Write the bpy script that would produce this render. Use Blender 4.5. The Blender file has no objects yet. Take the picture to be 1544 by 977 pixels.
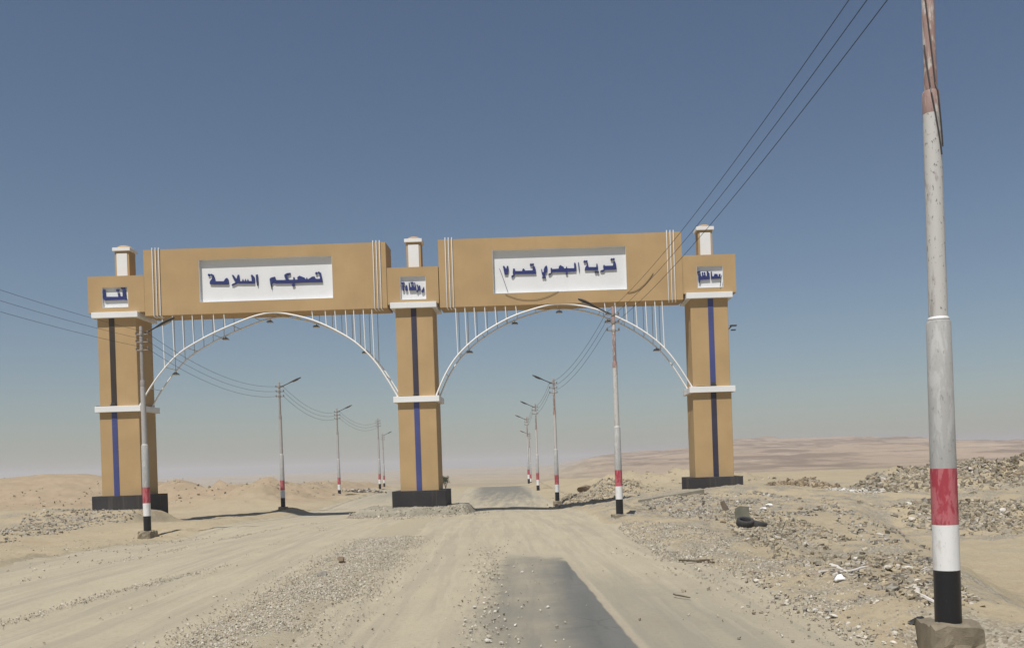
import bpy, bmesh, math, random
import numpy as np
from mathutils import Vector, Matrix
from mathutils.geometry import tessellate_polygon

# ------------------------------------------------------------------ camera, world, sun, exposure
SC = bpy.context.scene
COL = SC.collection
R = math.radians
ROLL = R(1.9)
FPX = 1400.0                     # focal length in pixels of a 1544 px wide picture
EYE = 2.2

cam = bpy.data.cameras.new("camera")
cam.sensor_width = 36.0
cam.lens = FPX / 1544 * 36.0
cam.shift_x = (772 - 823) / 1544
cam.shift_y = (701 - 488.5) / 1544
cam.clip_start = 0.1
cam.clip_end = 12000
camo = bpy.data.objects.new("camera", cam)
COL.objects.link(camo)
camo.location = (0, 0, EYE)
camo.rotation_euler = (R(90), ROLL, 0)
SC.camera = camo

SUN_EL, SUN_AZ = R(62), R(23)      # azimuth: to the left of straight behind the camera
world = bpy.data.worlds.new("World")
SC.world = world
world.use_nodes = True
wn = world.node_tree
bg = wn.nodes["Background"]
sky = wn.nodes.new("ShaderNodeTexSky")
sky.sky_type = 'NISHITA'
sky.sun_disc = False
sky.sun_elevation = SUN_EL
sky.sun_rotation = math.pi + SUN_AZ
sky.altitude = 100
sky.air_density = 1.0
sky.dust_density = 1.0
sky.ozone_density = 1.9
wn.links.new(sky.outputs[0], bg.inputs[0])
bg.inputs[1].default_value = 0.069

sun = bpy.data.lights.new("sun", 'SUN')
sun.energy = 4.6
sun.angle = R(0.5)
sun.color = (1.0, 0.965, 0.91)
suno = bpy.data.objects.new("sun", sun)
COL.objects.link(suno)
d = Vector((-math.sin(SUN_AZ) * math.cos(SUN_EL), -math.cos(SUN_AZ) * math.cos(SUN_EL), math.sin(SUN_EL)))
suno.rotation_euler = (R(90) - SUN_EL, 0, -SUN_AZ)
suno.location = (0, 0, 60)

SC.view_settings.view_transform = 'Standard'
SC.view_settings.look = 'None'
SC.view_settings.gamma = 1
SC.view_settings.exposure = 0.0
SC.render.engine = 'CYCLES'
SC.cycles.use_denoising = True
SC.cycles.max_bounces = 6
SC.cycles.volume_bounces = 1

rng = np.random.default_rng(7)
random.seed(5)

# ------------------------------------------------------------------ noise and terrain
_lat = rng.random((256, 256))


def vnoise(x, y):
    xi = np.floor(x).astype(int); yi = np.floor(y).astype(int)
    fx = x - xi; fy = y - yi
    fx = fx * fx * (3 - 2 * fx); fy = fy * fy * (3 - 2 * fy)
    a = _lat[xi & 255, yi & 255]; b = _lat[(xi + 1) & 255, yi & 255]
    c = _lat[xi & 255, (yi + 1) & 255]; e = _lat[(xi + 1) & 255, (yi + 1) & 255]
    return (a + (b - a) * fx) * (1 - fy) + (c + (e - c) * fx) * fy


def fbm(x, y, oct=4, lac=2.03, gain=0.5):
    s = 0; a = 1; t = 0
    for k in range(oct):
        s = s + a * (vnoise(x + 17.3 * k, y + 9.1 * k) - 0.5); t += a
        x = x * lac; y = y * lac; a *= gain
    return s / t * 2


def sst(a, b, x):
    t = np.clip((x - a) / (b - a), 0, 1)
    return t * t * (3 - 2 * t)


LEAN = 0.062                       # the road runs this much to the left per metre ahead


def gauss(x, y, cx, cy, rx, ry):
    return np.exp(-((x - cx) / rx) ** 2 - ((y - cy) / ry) ** 2)


# the concrete feet of the poles stand a little clear of the ground
POLE_DIPS = [(4.75, 10.75, .30, .8, .8), (3.2, 36.4, .27, 1.6, 3.0), (.8, 62.5, .2, 2, 4), (-16.2, 36.2, .34, 3.2, 4.2), (-17.8, 63.8, -.26, .8, 1.2)]


# dumped spoil heaps off both sides of the roads
_r = random.Random(12)
MOUNDS = [(_r.uniform(-36, -21), _r.uniform(80, 92), _r.uniform(1.3, 2.8), _r.uniform(.25, .6)) for _ in range(16)]
MOUNDS += [(_r.uniform(-70, -38), _r.uniform(78, 90), _r.uniform(1.4, 3.2), _r.uniform(.2, .55)) for _ in range(16)]
MOUNDS += [(_r.uniform(3.5, 22), _r.uniform(72, 98), _r.uniform(1.6, 3.6), _r.uniform(.15, .5)) for _ in range(20)]
MOUNDS += [(_r.uniform(17, 36), _r.uniform(50, 58), _r.uniform(.8, 1.6), _r.uniform(.2, .55)) for _ in range(14)]
MOUNDS += [(_r.uniform(15, 34), _r.uniform(38.5, 41.5), _r.uniform(.6, 1.1), _r.uniform(.15, .35)) for _ in range(14)]


def road_mask(s, y):
    """1 on the two carriageways, 0 off them"""
    m = sst(-12.9, -12.2, s) * (1 - sst(4.2, 4.7, s))
    return m * (1 - sst(125, 150, y))


def ridge(x, y, x0, x1, cy, ry, soft=3.0):
    return np.exp(-((y - cy) / ry) ** 2) * sst(x0 - soft, x0 + soft, x) * (1 - sst(x1 - soft, x1 + soft, x))


def ground_z(x, y):
    x = np.asarray(x, float); y = np.asarray(y, float)
    s = x + LEAN * y
    z = np.interp(y, [0, 30, 38, 44, 50, 55, 60, 64, 70, 80, 90, 104, 113, 125, 150, 200, 400, 900, 4000],
                  [0, 0, -.05, -.15, -.32, -.47, -.55, -.55, -.5, -.42, -.35, -.24, -.2, -.45, -1.0, -2.5, -5.0, -7, -9])
    rm = road_mask(s, y)
    near = 1 - sst(120, 260, y)
    n1 = fbm(x * .9, y * .9, 4); n2 = fbm(x * .13 + 40, y * .13 + 11, 4); n3 = fbm(x * 3.1 + 5, y * 3.1, 3)
    off = 1 - rm
    z = z + near * off * (0.05 + n1 * .09 + n3 * .035 + n2 * .22)
    z = z + near * rm * (fbm(s * .8, y * .05 + 3, 2) * .018 + n3 * .004)
    deb_ = sst(4.5, 5.8, s) * (1 - sst(64, 80, y))
    z = z + deb_ * (.055 * np.maximum(n3, -.1) + .03 * fbm(x * 7.3, y * 7.3, 2) + .05 * np.maximum(n1, 0)) * np.clip(1.2 - np.abs(y - 20) * .008, .5, 1)
    # sandy shoulder lip beside the roads, median heap
    z = z + near * .07 * np.exp(-((s + 3.25) / .75) ** 2) * (1 - sst(28, 33, y)) * (1 + n1)
    z = z + near * .13 * np.exp(-((s - 5.6) / 1.0) ** 2) * sst(6, 12, y) * (1 + n1 * .8)
    z = z + near * .08 * np.exp(-((s + 13.4) / 1.2) ** 2) * (1 + n1)
    # pads under the pillars
    z = z + .80 * sst(-38, -28, x) * (1 - sst(-22.9, -21.6, x)) * sst(47, 52, y) * (1 - sst(54.5, 57, y)) + .75 * gauss(x, y, 10.8, 53, 6, 4) + .35 * gauss(x, y, -40, 48, 12, 12) + .35 * sst(5.5, 9, s) * sst(40, 50, y) * (1 - sst(60, 75, y))
    for px_, py_, dp_, rx_, ry_ in POLE_DIPS:
        z = z - dp_ * gauss(x, y, px_, py_, rx_, ry_)
    # left dunes and the long berm
    z = z + 3.0 * gauss(x, y, -48, 96, 11, 9) * (1 + .25 * n2) + 2.1 * gauss(x, y, -63, 94, 12, 9) * (1 + .3 * n2) + 1.6 * gauss(x, y, -90, 100, 18, 14)
    z = z + 1.15 * np.exp(-((s + 20.0) / 3.8) ** 2) * sst(70, 84, y) * (1 - sst(150, 200, y)) * (1 + .3 * n1 + .35 * fbm(x * .45, y * .45, 3))
    z = z + .8 * gauss(x, y, -34, 88, 7, 5) * (1 + .3 * n1)
    for mx_, my_, mr_, mh_ in MOUNDS:
        z = z + mh_ * gauss(x, y, mx_, my_, mr_, mr_ * .9) * (1 + .5 * n1)
    # right embankment falling to a low yard
    se = np.interp(y, [0, 8, 12, 15.5, 24, 37, 50, 60], [5.8, 6.1, 6.7, 7.6, 10.2, 14, 19, 30])
    drop = sst(0, 2.6, s - se) * (1 - sst(37, 47, y))
    z = z - drop * 1.0
    yard = sst(1.5, 3.0, s - se) * (1 - sst(33, 36, y))
    z = z - yard * (n1 * .07 + n3 * .03 + n2 * .15) * near
    # banks of rubble across the yard
    z = z + .62 * ridge(x, y, 14.5, 60, 40.0, 2.4, 2.0) * (1 + .45 * n1)
    z = z + 1.05 * ridge(x, y, 19.5, 70, 54.5, 3.0, 2.0) * (1 + .4 * n1 + .3 * n2)
    z = z + .75 * gauss(x, y, 30.5, 54, 4, 3.5) * (1 + .5 * n1)
    z = z + .95 * gauss(x, y, 16.6, 62, 2.6, 2.2) * (1 + .6 * n1)
    z = z + .85 * gauss(x, y, 5.0, 70, 2.6, 3.0) * (1 + .5 * n1)
    z = z + .55 * sst(5.5, 9, s) * sst(60, 75, y) * (1 - sst(110, 150, y))
    # the mesa far behind on the right
    a = x / np.maximum(y, 1.0)
    top = np.interp(a, [-.02, .03, .06, .127, .165, .2, .305, .345, .40, .46, .515, .57, .75, 1.2],
                    [0, 10.5, 15, 19, 21.5, 26, 26, 25.2, 22.5, 18.5, 16.5, 12, 9, 6])
    p = sst(140, 950, y)
    hz = top * p
    rg = 1 - np.abs(fbm(x * .011 + 3, y * .008, 4)) * 2.2
    q = hz + (2.8 * fbm(x * .016, y * .012, 6) + 2.6 * (rg - .6) * sst(3, 9, hz) * (1 - sst(19, 23, hz))) * sst(180, 420, y)
    gl = 1 - 2 * np.abs(fbm(x * .035 + 5, y * .022, 4))
    q = q + (1.5 * (gl - .6) + .9 * fbm(x * .08, y * .06, 3)) * sst(.8, 6, hz) * (1 - .6 * sst(22, 25, hz))
    q = q + .5 * np.sin(q * 1.5) * sst(4, 10, q)
    q = q + 1.3 * sst(.15, .3, fbm(x * .02 + 9, y * .004, 3)) * sst(21, 22.5, hz)
    far = sst(150, 260, y)
    z = z + far * np.maximum(q, 0) * sst(-.03, .06, a)
    z = z + far * fbm(x * .02 + 7, y * .02, 5) * 1.2
    z = z + 7.5 * sst(1300, 2000, y) * sst(-.75, -.35, -np.abs(a + .28) - .05) * (1 + .5 * fbm(x * .004, y * .004, 4))
    return z


def hit(u, v):
    """where the sight line through photograph pixel (u, v) meets the ground"""
    a, b = u - 823, v - 701
    c, s = math.cos(ROLL), math.sin(ROLL)
    dx, dz = (a * c - b * s) / FPX, (-a * s - b * c) / FPX
    ys = np.concatenate([np.arange(5, 60, .05), np.arange(60, 260, .25)])
    dif = EYE + dz * ys - ground_z(dx * ys, ys)
    k = np.argmax(dif < 0) if (dif < 0).any() else len(ys) - 1
    y = ys[k]
    return Vector((dx * y, y, float(ground_z(dx * y, y))))


def at(u, v, Y):
    a, b = u - 823, v - 701
    c, s = math.cos(ROLL), math.sin(ROLL)
    return Vector(((a * c - b * s) / FPX * Y, Y, EYE + (-a * s - b * c) / FPX * Y))


# ------------------------------------------------------------------ materials
def mat(name, rough=.9, spec=.3):
    m = bpy.data.materials.new(name); m.use_nodes = True
    nt = m.node_tree
    p = nt.nodes["Principled BSDF"]
    p.inputs["Roughness"].default_value = rough
    p.inputs["Specular IOR Level"].default_value = spec
    return m, nt, p


class G:
    """tiny node-graph helper"""
    def __init__(s, nt):
        s.nt = nt; s.N = nt.nodes; s.L = nt.links

    def put(s, sock, v):
        if isinstance(v, bpy.types.NodeSocket):
            s.L.new(v, sock)
        elif v is not None:
            sock.default_value = v

    def m(s, op, a, b=None, c=None, clamp=False):
        n = s.N.new("ShaderNodeMath"); n.operation = op; n.use_clamp = clamp
        s.put(n.inputs[0], a)
        if b is not None: s.put(n.inputs[1], b)
        if c is not None: s.put(n.inputs[2], c)
        return n.outputs[0]

    def ss(s, a, b, x):
        n = s.N.new("ShaderNodeMapRange"); n.interpolation_type = 'SMOOTHSTEP'
        s.put(n.inputs[0], x); s.put(n.inputs[1], a); s.put(n.inputs[2], b)
        return n.outputs[0]

    def mix(s, f, a, b, blend='MIX'):
        n = s.N.new("ShaderNodeMix"); n.data_type = 'RGBA'; n.blend_type = blend
        s.put(n.inputs[0], f)
        s.put(n.inputs[6], (*a, 1) if isinstance(a, tuple) else a)
        s.put(n.inputs[7], (*b, 1) if isinstance(b, tuple) else b)
        return n.outputs[2]

    def noise(s, vec, scale, detail=4, rough=.55, dist=0):
        n = s.N.new("ShaderNodeTexNoise")
        s.put(n.inputs["Vector"], vec)
        n.inputs["Scale"].default_value = scale; n.inputs["Detail"].default_value = detail
        n.inputs["Roughness"].default_value = rough; n.inputs["Distortion"].default_value = dist
        return n.outputs[0]

    def vor(s, vec, scale, feat='F1', out=0):
        n = s.N.new("ShaderNodeTexVoronoi"); n.feature = feat
        s.put(n.inputs["Vector"], vec); n.inputs["Scale"].default_value = scale
        return n.outputs[out]

    def pos(s):
        return s.N.new("ShaderNodeNewGeometry").outputs["Position"]

    def obj(s):
        return s.N.new("ShaderNodeTexCoord").outputs["Object"]

    def scale(s, vec, v):
        n = s.N.new("ShaderNodeVectorMath"); n.operation = 'MULTIPLY'
        s.put(n.inputs[0], vec); n.inputs[1].default_value = v
        return n.outputs[0]

    def sep(s, vec):
        n = s.N.new("ShaderNodeSeparateXYZ"); s.put(n.inputs[0], vec)
        return n.outputs

    def attr(s, name, out="Fac"):
        n = s.N.new("ShaderNodeAttribute"); n.attribute_name = name
        return n.outputs[out]

    def bump(s, h, strength, dist=.02):
        n = s.N.new("ShaderNodeBump"); n.inputs["Strength"].default_value = strength
        n.inputs["Distance"].default_value = dist
        s.put(n.inputs["Height"], h)
        return n.outputs[0]


def painted(name, col, var=.12, rough=.85, streak=.15, scale=1.0, bump=.25, dirt=(.30, .24, .16), dirtamt=.25):
    """masonry or metal paint: blotches, vertical streaks, dust, fine relief"""
    m, nt, p = mat(name, rough)
    g = G(nt)
    P = g.pos()
    n1 = g.noise(P, .55 * scale, 5)
    n2 = g.noise(g.scale(P, (3.2 * scale, 3.2 * scale, .16 * scale)), 1.0, 5)
    n3 = g.noise(P, 22 * scale, 4, .6)
    c = g.mix(g.ss(.3, .75, n1), tuple(k * (1 - var) for k in col), tuple(min(.95, k * (1 + var)) for k in col))
    c = g.mix(g.m('MULTIPLY', g.ss(.52, .8, n2), streak), c, dirt)
    c = g.mix(g.m('MULTIPLY', g.ss(.55, .85, n3), dirtamt), c, dirt)
    g.L.new(c, p.inputs["Base Color"])
    g.L.new(g.bump(g.m('ADD', n3, g.m('MULTIPLY', n1, .5)), bump, .01), p.inputs["Normal"])
    return m


M = {}
M['ochre'] = painted('ochre_render', (.435, .298, .150), .07, .9, .30, dirt=(.35, .255, .15), dirtamt=.15)
M['white'] = painted('white_render', (.74, .74, .73), .04, .8, .06, dirt=(.5, .45, .38), dirtamt=.10)
M['panel'] = painted('white_sign_panel', (.73, .735, .735), .03, .8, .06, dirt=(.55, .5, .44), dirtamt=.05)
M['blue'] = painted('blue_paint', (.055, .068, .20), .12, .6, .1, dirt=(.2, .2, .3), dirtamt=.1)
M['letter'] = painted('blue_letter_paint', (.024, .034, .145), .08, .5, .0, dirt=(.1, .1, .2), dirtamt=.05)
M['navy'] = painted('dark_navy_paint', (.035, .032, .055), .2, .6, .15, dirt=(.12, .1, .1), dirtamt=.15)
M['brownblack'] = painted('dark_brown_paint', (.04, .03, .025), .2, .6, .15, dirt=(.12, .1, .08), dirtamt=.2)
M['plinth'] = painted('black_plinth_paint', (.033, .031, .032), .3, .75, .6, dirt=(.15, .125, .10), dirtamt=.4)
M['pipe'] = painted('white_pipe_paint', (.80, .79, .77), .04, .55, .05, scale=2, dirtamt=.08)
M['rearpipe'] = painted('shaded_pipe_paint', (.45, .44, .43), .1, .6, .1, scale=2, dirtamt=.1)  # greyed copy of the white pipe paint: shade put into the rear rods' colour
M['lampmetal'] = painted('dark_lamp_metal', (.055, .05, .048), .15, .5, .1, scale=2, dirtamt=.2)
M['glass'] = painted('lamp_lens', (.30, .28, .26), .08, .3, .0, scale=2, dirtamt=.1)
M['wire'] = painted('black_cable', (.022, .022, .024), .1, .6, 0, dirtamt=.0)
M['porcelain'] = painted('insulator_glaze', (.20, .17, .15), .1, .3, 0, scale=4, dirtamt=.1)
M['rubber'] = painted('old_rubber', (.045, .043, .043), .15, .8, .1, scale=4, dirt=(.25, .2, .14), dirtamt=.35)
M['stick'] = painted('dry_wood', (.11, .085, .06), .2, .9, .2, scale=5, dirtamt=.2)
M['pale_stick'] = painted('bleached_wood', (.62, .58, .52), .1, .9, .1, scale=5, dirtamt=.15)
M['rag'] = painted('white_plastic', (.78, .77, .74), .06, .6, .05, scale=5, dirtamt=.1)
M['blackwad'] = painted('crumpled_black', (.022, .022, .022), .2, .45, .1, scale=6, dirtamt=.25)
M['board'] = painted('grey_board', (.12, .115, .085), .25, .9, .3, scale=3, dirtamt=.35)
M['slab'] = painted('dusty_slab', (.27, .245, .19), .15, .95, .2, scale=2, bump=.7, dirt=(.4, .33, .22), dirtamt=.5)
M['darkslab'] = painted('dark_slab', (.06, .056, .05), .2, .95, .2, scale=2, bump=.7, dirt=(.25, .2, .14), dirtamt=.35)
M['concrete'] = painted('rough_concrete', (.29, .245, .175), .25, .95, .3, scale=4, bump=1.6, dirt=(.12, .10, .07), dirtamt=.7)


def pole_mat(name, base, over, thr, scale=1.0, rough=.6, pits=.5):
    """worn pole paint: an under colour showing through patches, small dark chips"""
    m, nt, p = mat(name, rough)
    g = G(nt)
    P = g.obj()
    n1 = g.noise(g.scale(P, (5, 5, 1.6)), 1.3 * scale, 6, .65, .4)
    n2 = g.noise(g.scale(P, (1, 1, .45)), 34 * scale, 3, .6)
    n3 = g.noise(g.scale(P, (9, 9, .5)), 1.0, 4)
    c = g.mix(g.ss(thr, thr + .10, n1), base, over)
    c = g.mix(g.m('MULTIPLY', g.ss(.5, .8, n3), .25), c, tuple(k * .62 for k in base))
    c = g.mix(g.m('MULTIPLY', g.ss(.60, .68, n2), pits), c, (.10, .09, .08))
    g.L.new(c, p.inputs["Base Color"])
    g.L.new(g.bump(g.m('ADD', n2, g.m('MULTIPLY', n1, .6)), .35, .006), p.inputs["Normal"])
    return m


M['galv'] = pole_mat('galvanised_paint', (.36, .355, .34), (.43, .425, .41), .5, 1, .6, .4)
M['white_worn'] = pole_mat('worn_white_paint', (.52, .505, .48), (.36, .34, .31), .52, 1, .6, .8)
M['rust'] = pole_mat('rust_red_paint', (.30, .20, .175), (.50, .46, .42), .50)
M['greytube'] = pole_mat('grey_tube_paint', (.27, .245, .225), (.36, .33, .30), .55)
M['pale_grey'] = pole_mat('pale_grey_tube_paint', (.40, .385, .37), (.30, .285, .27), .58)
M['band_red'] = pole_mat('red_band_paint', (.36, .048, .066), (.47, .14, .155), .46, 1.4, .6, .5)
M['band_white'] = pole_mat('white_band_paint', (.74, .735, .72), (.64, .62, .58), .54, 1, .5, .15)
M['band_black'] = pole_mat('black_band_paint', (.018, .018, .020), (.06, .055, .05), .68, 1, .35, .1)


def ground_mat():
    m, nt, p = mat('desert_ground', .95, .1)
    g = G(nt)
    P = g.pos(); X, Y, Z = g.sep(P)[:3]
    hill = g.attr('hill'); deb = g.attr('debris'); clay = g.attr('clay'); track = g.attr('track')
    big = g.noise(P, .09, 5); mid = g.noise(P, .8, 6, .62); fine = g.noise(P, 9, 5, .7); grit = g.noise(P, 60, 3, .7)
    c = g.mix(g.ss(.32, .68, big), (.35, .293, .198), (.405, .337, .224))
    c = g.mix(g.m('MULTIPLY', g.ss(.45, .75, mid), .55), c, (.41, .355, .25))
    c = g.mix(g.m('MULTIPLY', g.ss(.5, .72, g.noise(P, .35, 6, .65, .6)), clay), c, (.365, .27, .165))
    c = g.mix(g.m('MULTIPLY', g.ss(.45, .62, fine), .30), c, (.26, .215, .15))
    c = g.mix(g.m('MULTIPLY', g.attr('dune'), .75), c, g.mix(g.ss(.35, .65, mid), (.30, .225, .15), (.36, .275, .185)))
    # debris: grey and pale chips too small to build, in patches
    chip = g.vor(P, 30, 'F1', 1)
    chipv = g.sep(chip)[0]
    chips = g.mix(g.ss(.2, .9, chipv), (.15, .138, .115), (.42, .39, .34))
    patch = g.m('MULTIPLY', g.ss(.42, .60, g.noise(P, .7, 5, .6)), deb)
    c = g.mix(g.m('MULTIPLY', patch, .6), c, chips)
    # road dust, packed and greyer
    c = g.mix(g.m('MULTIPLY', track, .8), c, (.385, .336, .242))
    c = g.mix(g.m('MULTIPLY', g.ss(.50, .78, grit), .25), c, (.18, .15, .11))
    # strata of the hills
    bandn = g.noise(g.scale(P, (.014, .010, .38)), 1.0, 6, .65, .5)
    hc = g.mix(g.ss(.44, .58, bandn), (.33, .258, .19), (.205, .155, .118))
    hc = g.mix(g.m('MULTIPLY', g.ss(.52, .68, g.noise(g.scale(P, (.03, .018, .3)), 1.0, 6, .65)), .75), hc, (.40, .31, .235))
    c = g.mix(hill, c, hc)
    g.L.new(c, p.inputs["Base Color"])
    hgt = g.m('ADD', g.m('MULTIPLY', fine, 1.0), g.m('MULTIPLY', grit, .35))
    hgt = g.m('ADD', hgt, g.m('MULTIPLY', g.m('MULTIPLY', chipv, patch), .8))
    g.L.new(g.bump(hgt, .7, .05), p.inputs["Normal"])
    return m


def road_mat():
    """dusty asphalt: bare dark strip in the right lane, sand blown over the rest"""
    m, nt, p = mat('dusty_asphalt', .92, .2)
    g = G(nt)
    P = g.pos(); X, Y, Z = g.sep(P)[:3]
    s = g.m('ADD', X, g.m('MULTIPLY', Y, LEAN))
    wob = g.m('MULTIPLY', g.m('SUBTRACT', g.noise(P, .5, 4), .5), .5)
    wob2 = g.m('MULTIPLY', g.m('SUBTRACT', g.noise(P, 2.6, 5, .65), .5), .9)
    sl = g.m('ADD', s, g.m('ADD', wob2, wob))
    lane = g.scale(P, (1.0, .06, 1.0))
    streak = g.noise(lane, 2.2, 5, .6); streak2 = g.noise(lane, 7, 4, .6)
    fine = g.noise(P, 14, 5, .7); grit = g.noise(P, 75, 3, .7); mid = g.noise(P, .6, 5, .6)
    dust = g.mix(g.ss(.3, .7, mid), (.385, .336, .240), (.420, .364, .258))
    dust = g.mix(g.m('MULTIPLY', g.ss(.42, .62, streak), .5), dust, (.345, .302, .222))
    dust = g.mix(g.m('MULTIPLY', g.ss(.55, .8, streak2), .3), dust, (.45, .395, .285))
    dust = g.mix(g.m('MULTIPLY', g.ss(.52, .70, g.noise(P, .22, 5, .6)), .35), dust, (.34, .285, .195))
    dust = g.mix(g.m('MULTIPLY', g.ss(.50, .64, fine), .32), dust, (.25, .22, .17))
    dust = g.mix(g.m('MULTIPLY', g.ss(.60, .72, g.noise(P, 3.5, 5, .7)), .25), dust, (.44, .39, .29))
    sv = g.N.new("ShaderNodeCombineXYZ"); g.put(sv.inputs[0], g.m('ADD', s, g.m('MULTIPLY', wob, .5))); g.put(sv.inputs[1], g.m('MULTIPLY', Y, .035))
    rut = g.noise(sv.outputs[0], 2.1, 3); rut2 = g.noise(sv.outputs[0], 5.5, 2)
    dust = g.mix(g.m('MULTIPLY', g.ss(.50, .58, rut), .34), dust, (.28, .25, .195))
    dust = g.mix(g.m('MULTIPLY', g.ss(.56, .62, rut2), .30), dust, (.47, .41, .30))
    tar = g.mix(g.ss(.3, .7, streak), (.118, .119, .110), (.148, .146, .132))
    tar = g.mix(g.m('MULTIPLY', g.ss(.48, .75, fine), .35), tar, (.185, .175, .15))
    crk = g.vor(g.scale(P, (.9, .35, 1)), 1.1, 'DISTANCE_TO_EDGE')
    crk = g.m('MULTIPLY', g.m('SUBTRACT', 1, g.ss(.0, .016, g.m('ADD', crk, g.m('MULTIPLY', wob2, .04)))), g.ss(.45, .6, mid))
    tar = g.mix(g.m('MULTIPLY', crk, .25), tar, (.05, .05, .046))
    # bare strip
    wobe = g.m('MULTIPLY', g.m('SUBTRACT', g.noise(P, 1.1, 3), .5), .10)
    sr = g.m('ADD', s, wobe)
    lft = g.m('SUBTRACT', sl, g.m('MULTIPLY', g.m('SUBTRACT', Y, 11), .055))
    bare = g.m('MULTIPLY', g.ss(-.60, -.10, lft), g.m('SUBTRACT', 1, g.ss(1.70, 1.76, sr)))
    yend = g.m('ADD', Y, g.m('ADD', g.m('MULTIPLY', s, 1.0), g.m('ADD', g.m('MULTIPLY', wob2, 2.2), g.m('MULTIPLY', wob, 4.5))))
    bare = g.m('MULTIPLY', bare, g.m('SUBTRACT', 1, g.ss(22.6, 25.0, yend)))
    # sand film lying on the bare strip in lengthwise veils, thickest to the left
    veil = g.m('MULTIPLY', g.ss(.36, .66, g.m('ADD', g.m('MULTIPLY', streak, .6), g.m('MULTIPLY', mid, .4))), g.m('SUBTRACT', 1, g.ss(.5, 1.3, lft)))
    bare = g.m('MULTIPLY', bare, g.m('SUBTRACT', 1, g.m('MULTIPLY', veil, .50)))
    bare = g.m('MULTIPLY', bare, g.m('ADD', .66, g.m('MULTIPLY', g.ss(.45, 1.15, g.m('ADD', g.m('SUBTRACT', s, g.m('MULTIPLY', g.m('SUBTRACT', Y, 11), .055)), g.m('ADD', g.m('MULTIPLY', wob, .9), g.m('MULTIPLY', g.m('SUBTRACT', streak, .5), 1.2)))), .34)))
    # film of dust right of the joint is thin: grey shows through
    thin = g.m('MULTIPLY', g.ss(1.8, 1.9, sr), g.m('SUBTRACT', 1, g.m('MULTIPLY', g.ss(2.2, 4.2, sl), .7)))
    thin = g.m('MULTIPLY', thin, g.m('SUBTRACT', 1, g.ss(18, 23.5, yend)))
    bare = g.m('MAXIMUM', bare, g.m('MULTIPLY', thin, .36))
    # beyond the gate the asphalt is swept clean up to the crest
    sf = g.m('ADD', s, g.m('MULTIPLY', wob2, 2.2))
    far = g.m('MULTIPLY', g.ss(56, 98, g.m('ADD', Y, g.m('ADD', g.m('MULTIPLY', wob2, 26), g.m('MULTIPLY', g.m('SUBTRACT', streak, .5), 70)))), g.m('MULTIPLY', g.ss(-2.2, -.4, sf), g.m('SUBTRACT', 1, g.ss(3.2, 5.0, sf))))
    lf = g.m('MULTIPLY', g.ss(70, 95, Y), g.m('MULTIPLY', g.ss(-12.5, -10.5, sf), g.m('SUBTRACT', 1, g.ss(-6.5, -4.6, sf))))
    bare = g.m('MAXIMUM', bare, g.m('MULTIPLY', far, .80))
    bare = g.m('MAXIMUM', bare, g.m('MULTIPLY', lf, .35))
    c = g.mix(bare, dust, tar)
    joint = g.m('MULTIPLY', g.ss(1.70, 1.75, sr), g.m('SUBTRACT', 1, g.ss(1.79, 1.86, sr)))
    joint = g.m('MULTIPLY', joint, g.m('SUBTRACT', 1, g.ss(23, 25, yend)))
    c = g.mix(g.m('MULTIPLY', joint, g.m('MULTIPLY', g.ss(.3, .55, fine), .8)), c, (.33, .285, .215))
    lip = g.m('MULTIPLY', g.ss(23.4, 24.0, yend), g.m('SUBTRACT', 1, g.ss(24.3, 25.2, yend)))
    lip = g.m('MULTIPLY', lip, g.ss(-.2, .4, s))
    c = g.mix(g.m('MULTIPLY', lip, .6), c, (.38, .33, .24))
    c = g.mix(g.m('MULTIPLY', g.ss(.55, .8, grit), .22), c, (.16, .14, .115))
    g.L.new(c, p.inputs["Base Color"])
    g.L.new(g.bump(g.m('ADD', g.m('MULTIPLY', fine, .8), g.m('MULTIPLY', grit, .5)), .45, .025), p.inputs["Normal"])
    return m


def stone_mat():
    m, nt, p = mat('rubble_stone', .95, .15)
    g = G(nt)
    P = g.pos()
    c = g.attr('tint', 'Color')
    n = g.noise(P, 18, 5, .65)
    c = g.mix(g.m('ADD', .14, g.m('MULTIPLY', g.ss(.4, .7, n), .40)), c, (.36, .30, .205))
    g.L.new(c, p.inputs["Base Color"])
    g.L.new(g.bump(n, .5, .02), p.inputs["Normal"])
    return m


M['ground'] = ground_mat()
M['road'] = road_mat()
M['stone'] = stone_mat()


def flat_stone(name, col):
    return painted(name, col, .2, .95, .05, scale=6, bump=.6, dirt=(.42, .34, .22), dirtamt=.35)


M['st_pale'] = flat_stone('pale_stone', (.55, .50, .42))
M['st_grey'] = flat_stone('grey_stone', (.30, .275, .235))
M['st_brown'] = flat_stone('brown_stone', (.22, .165, .11))
M['st_white'] = flat_stone('white_stone', (.58, .55, .49))


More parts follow.
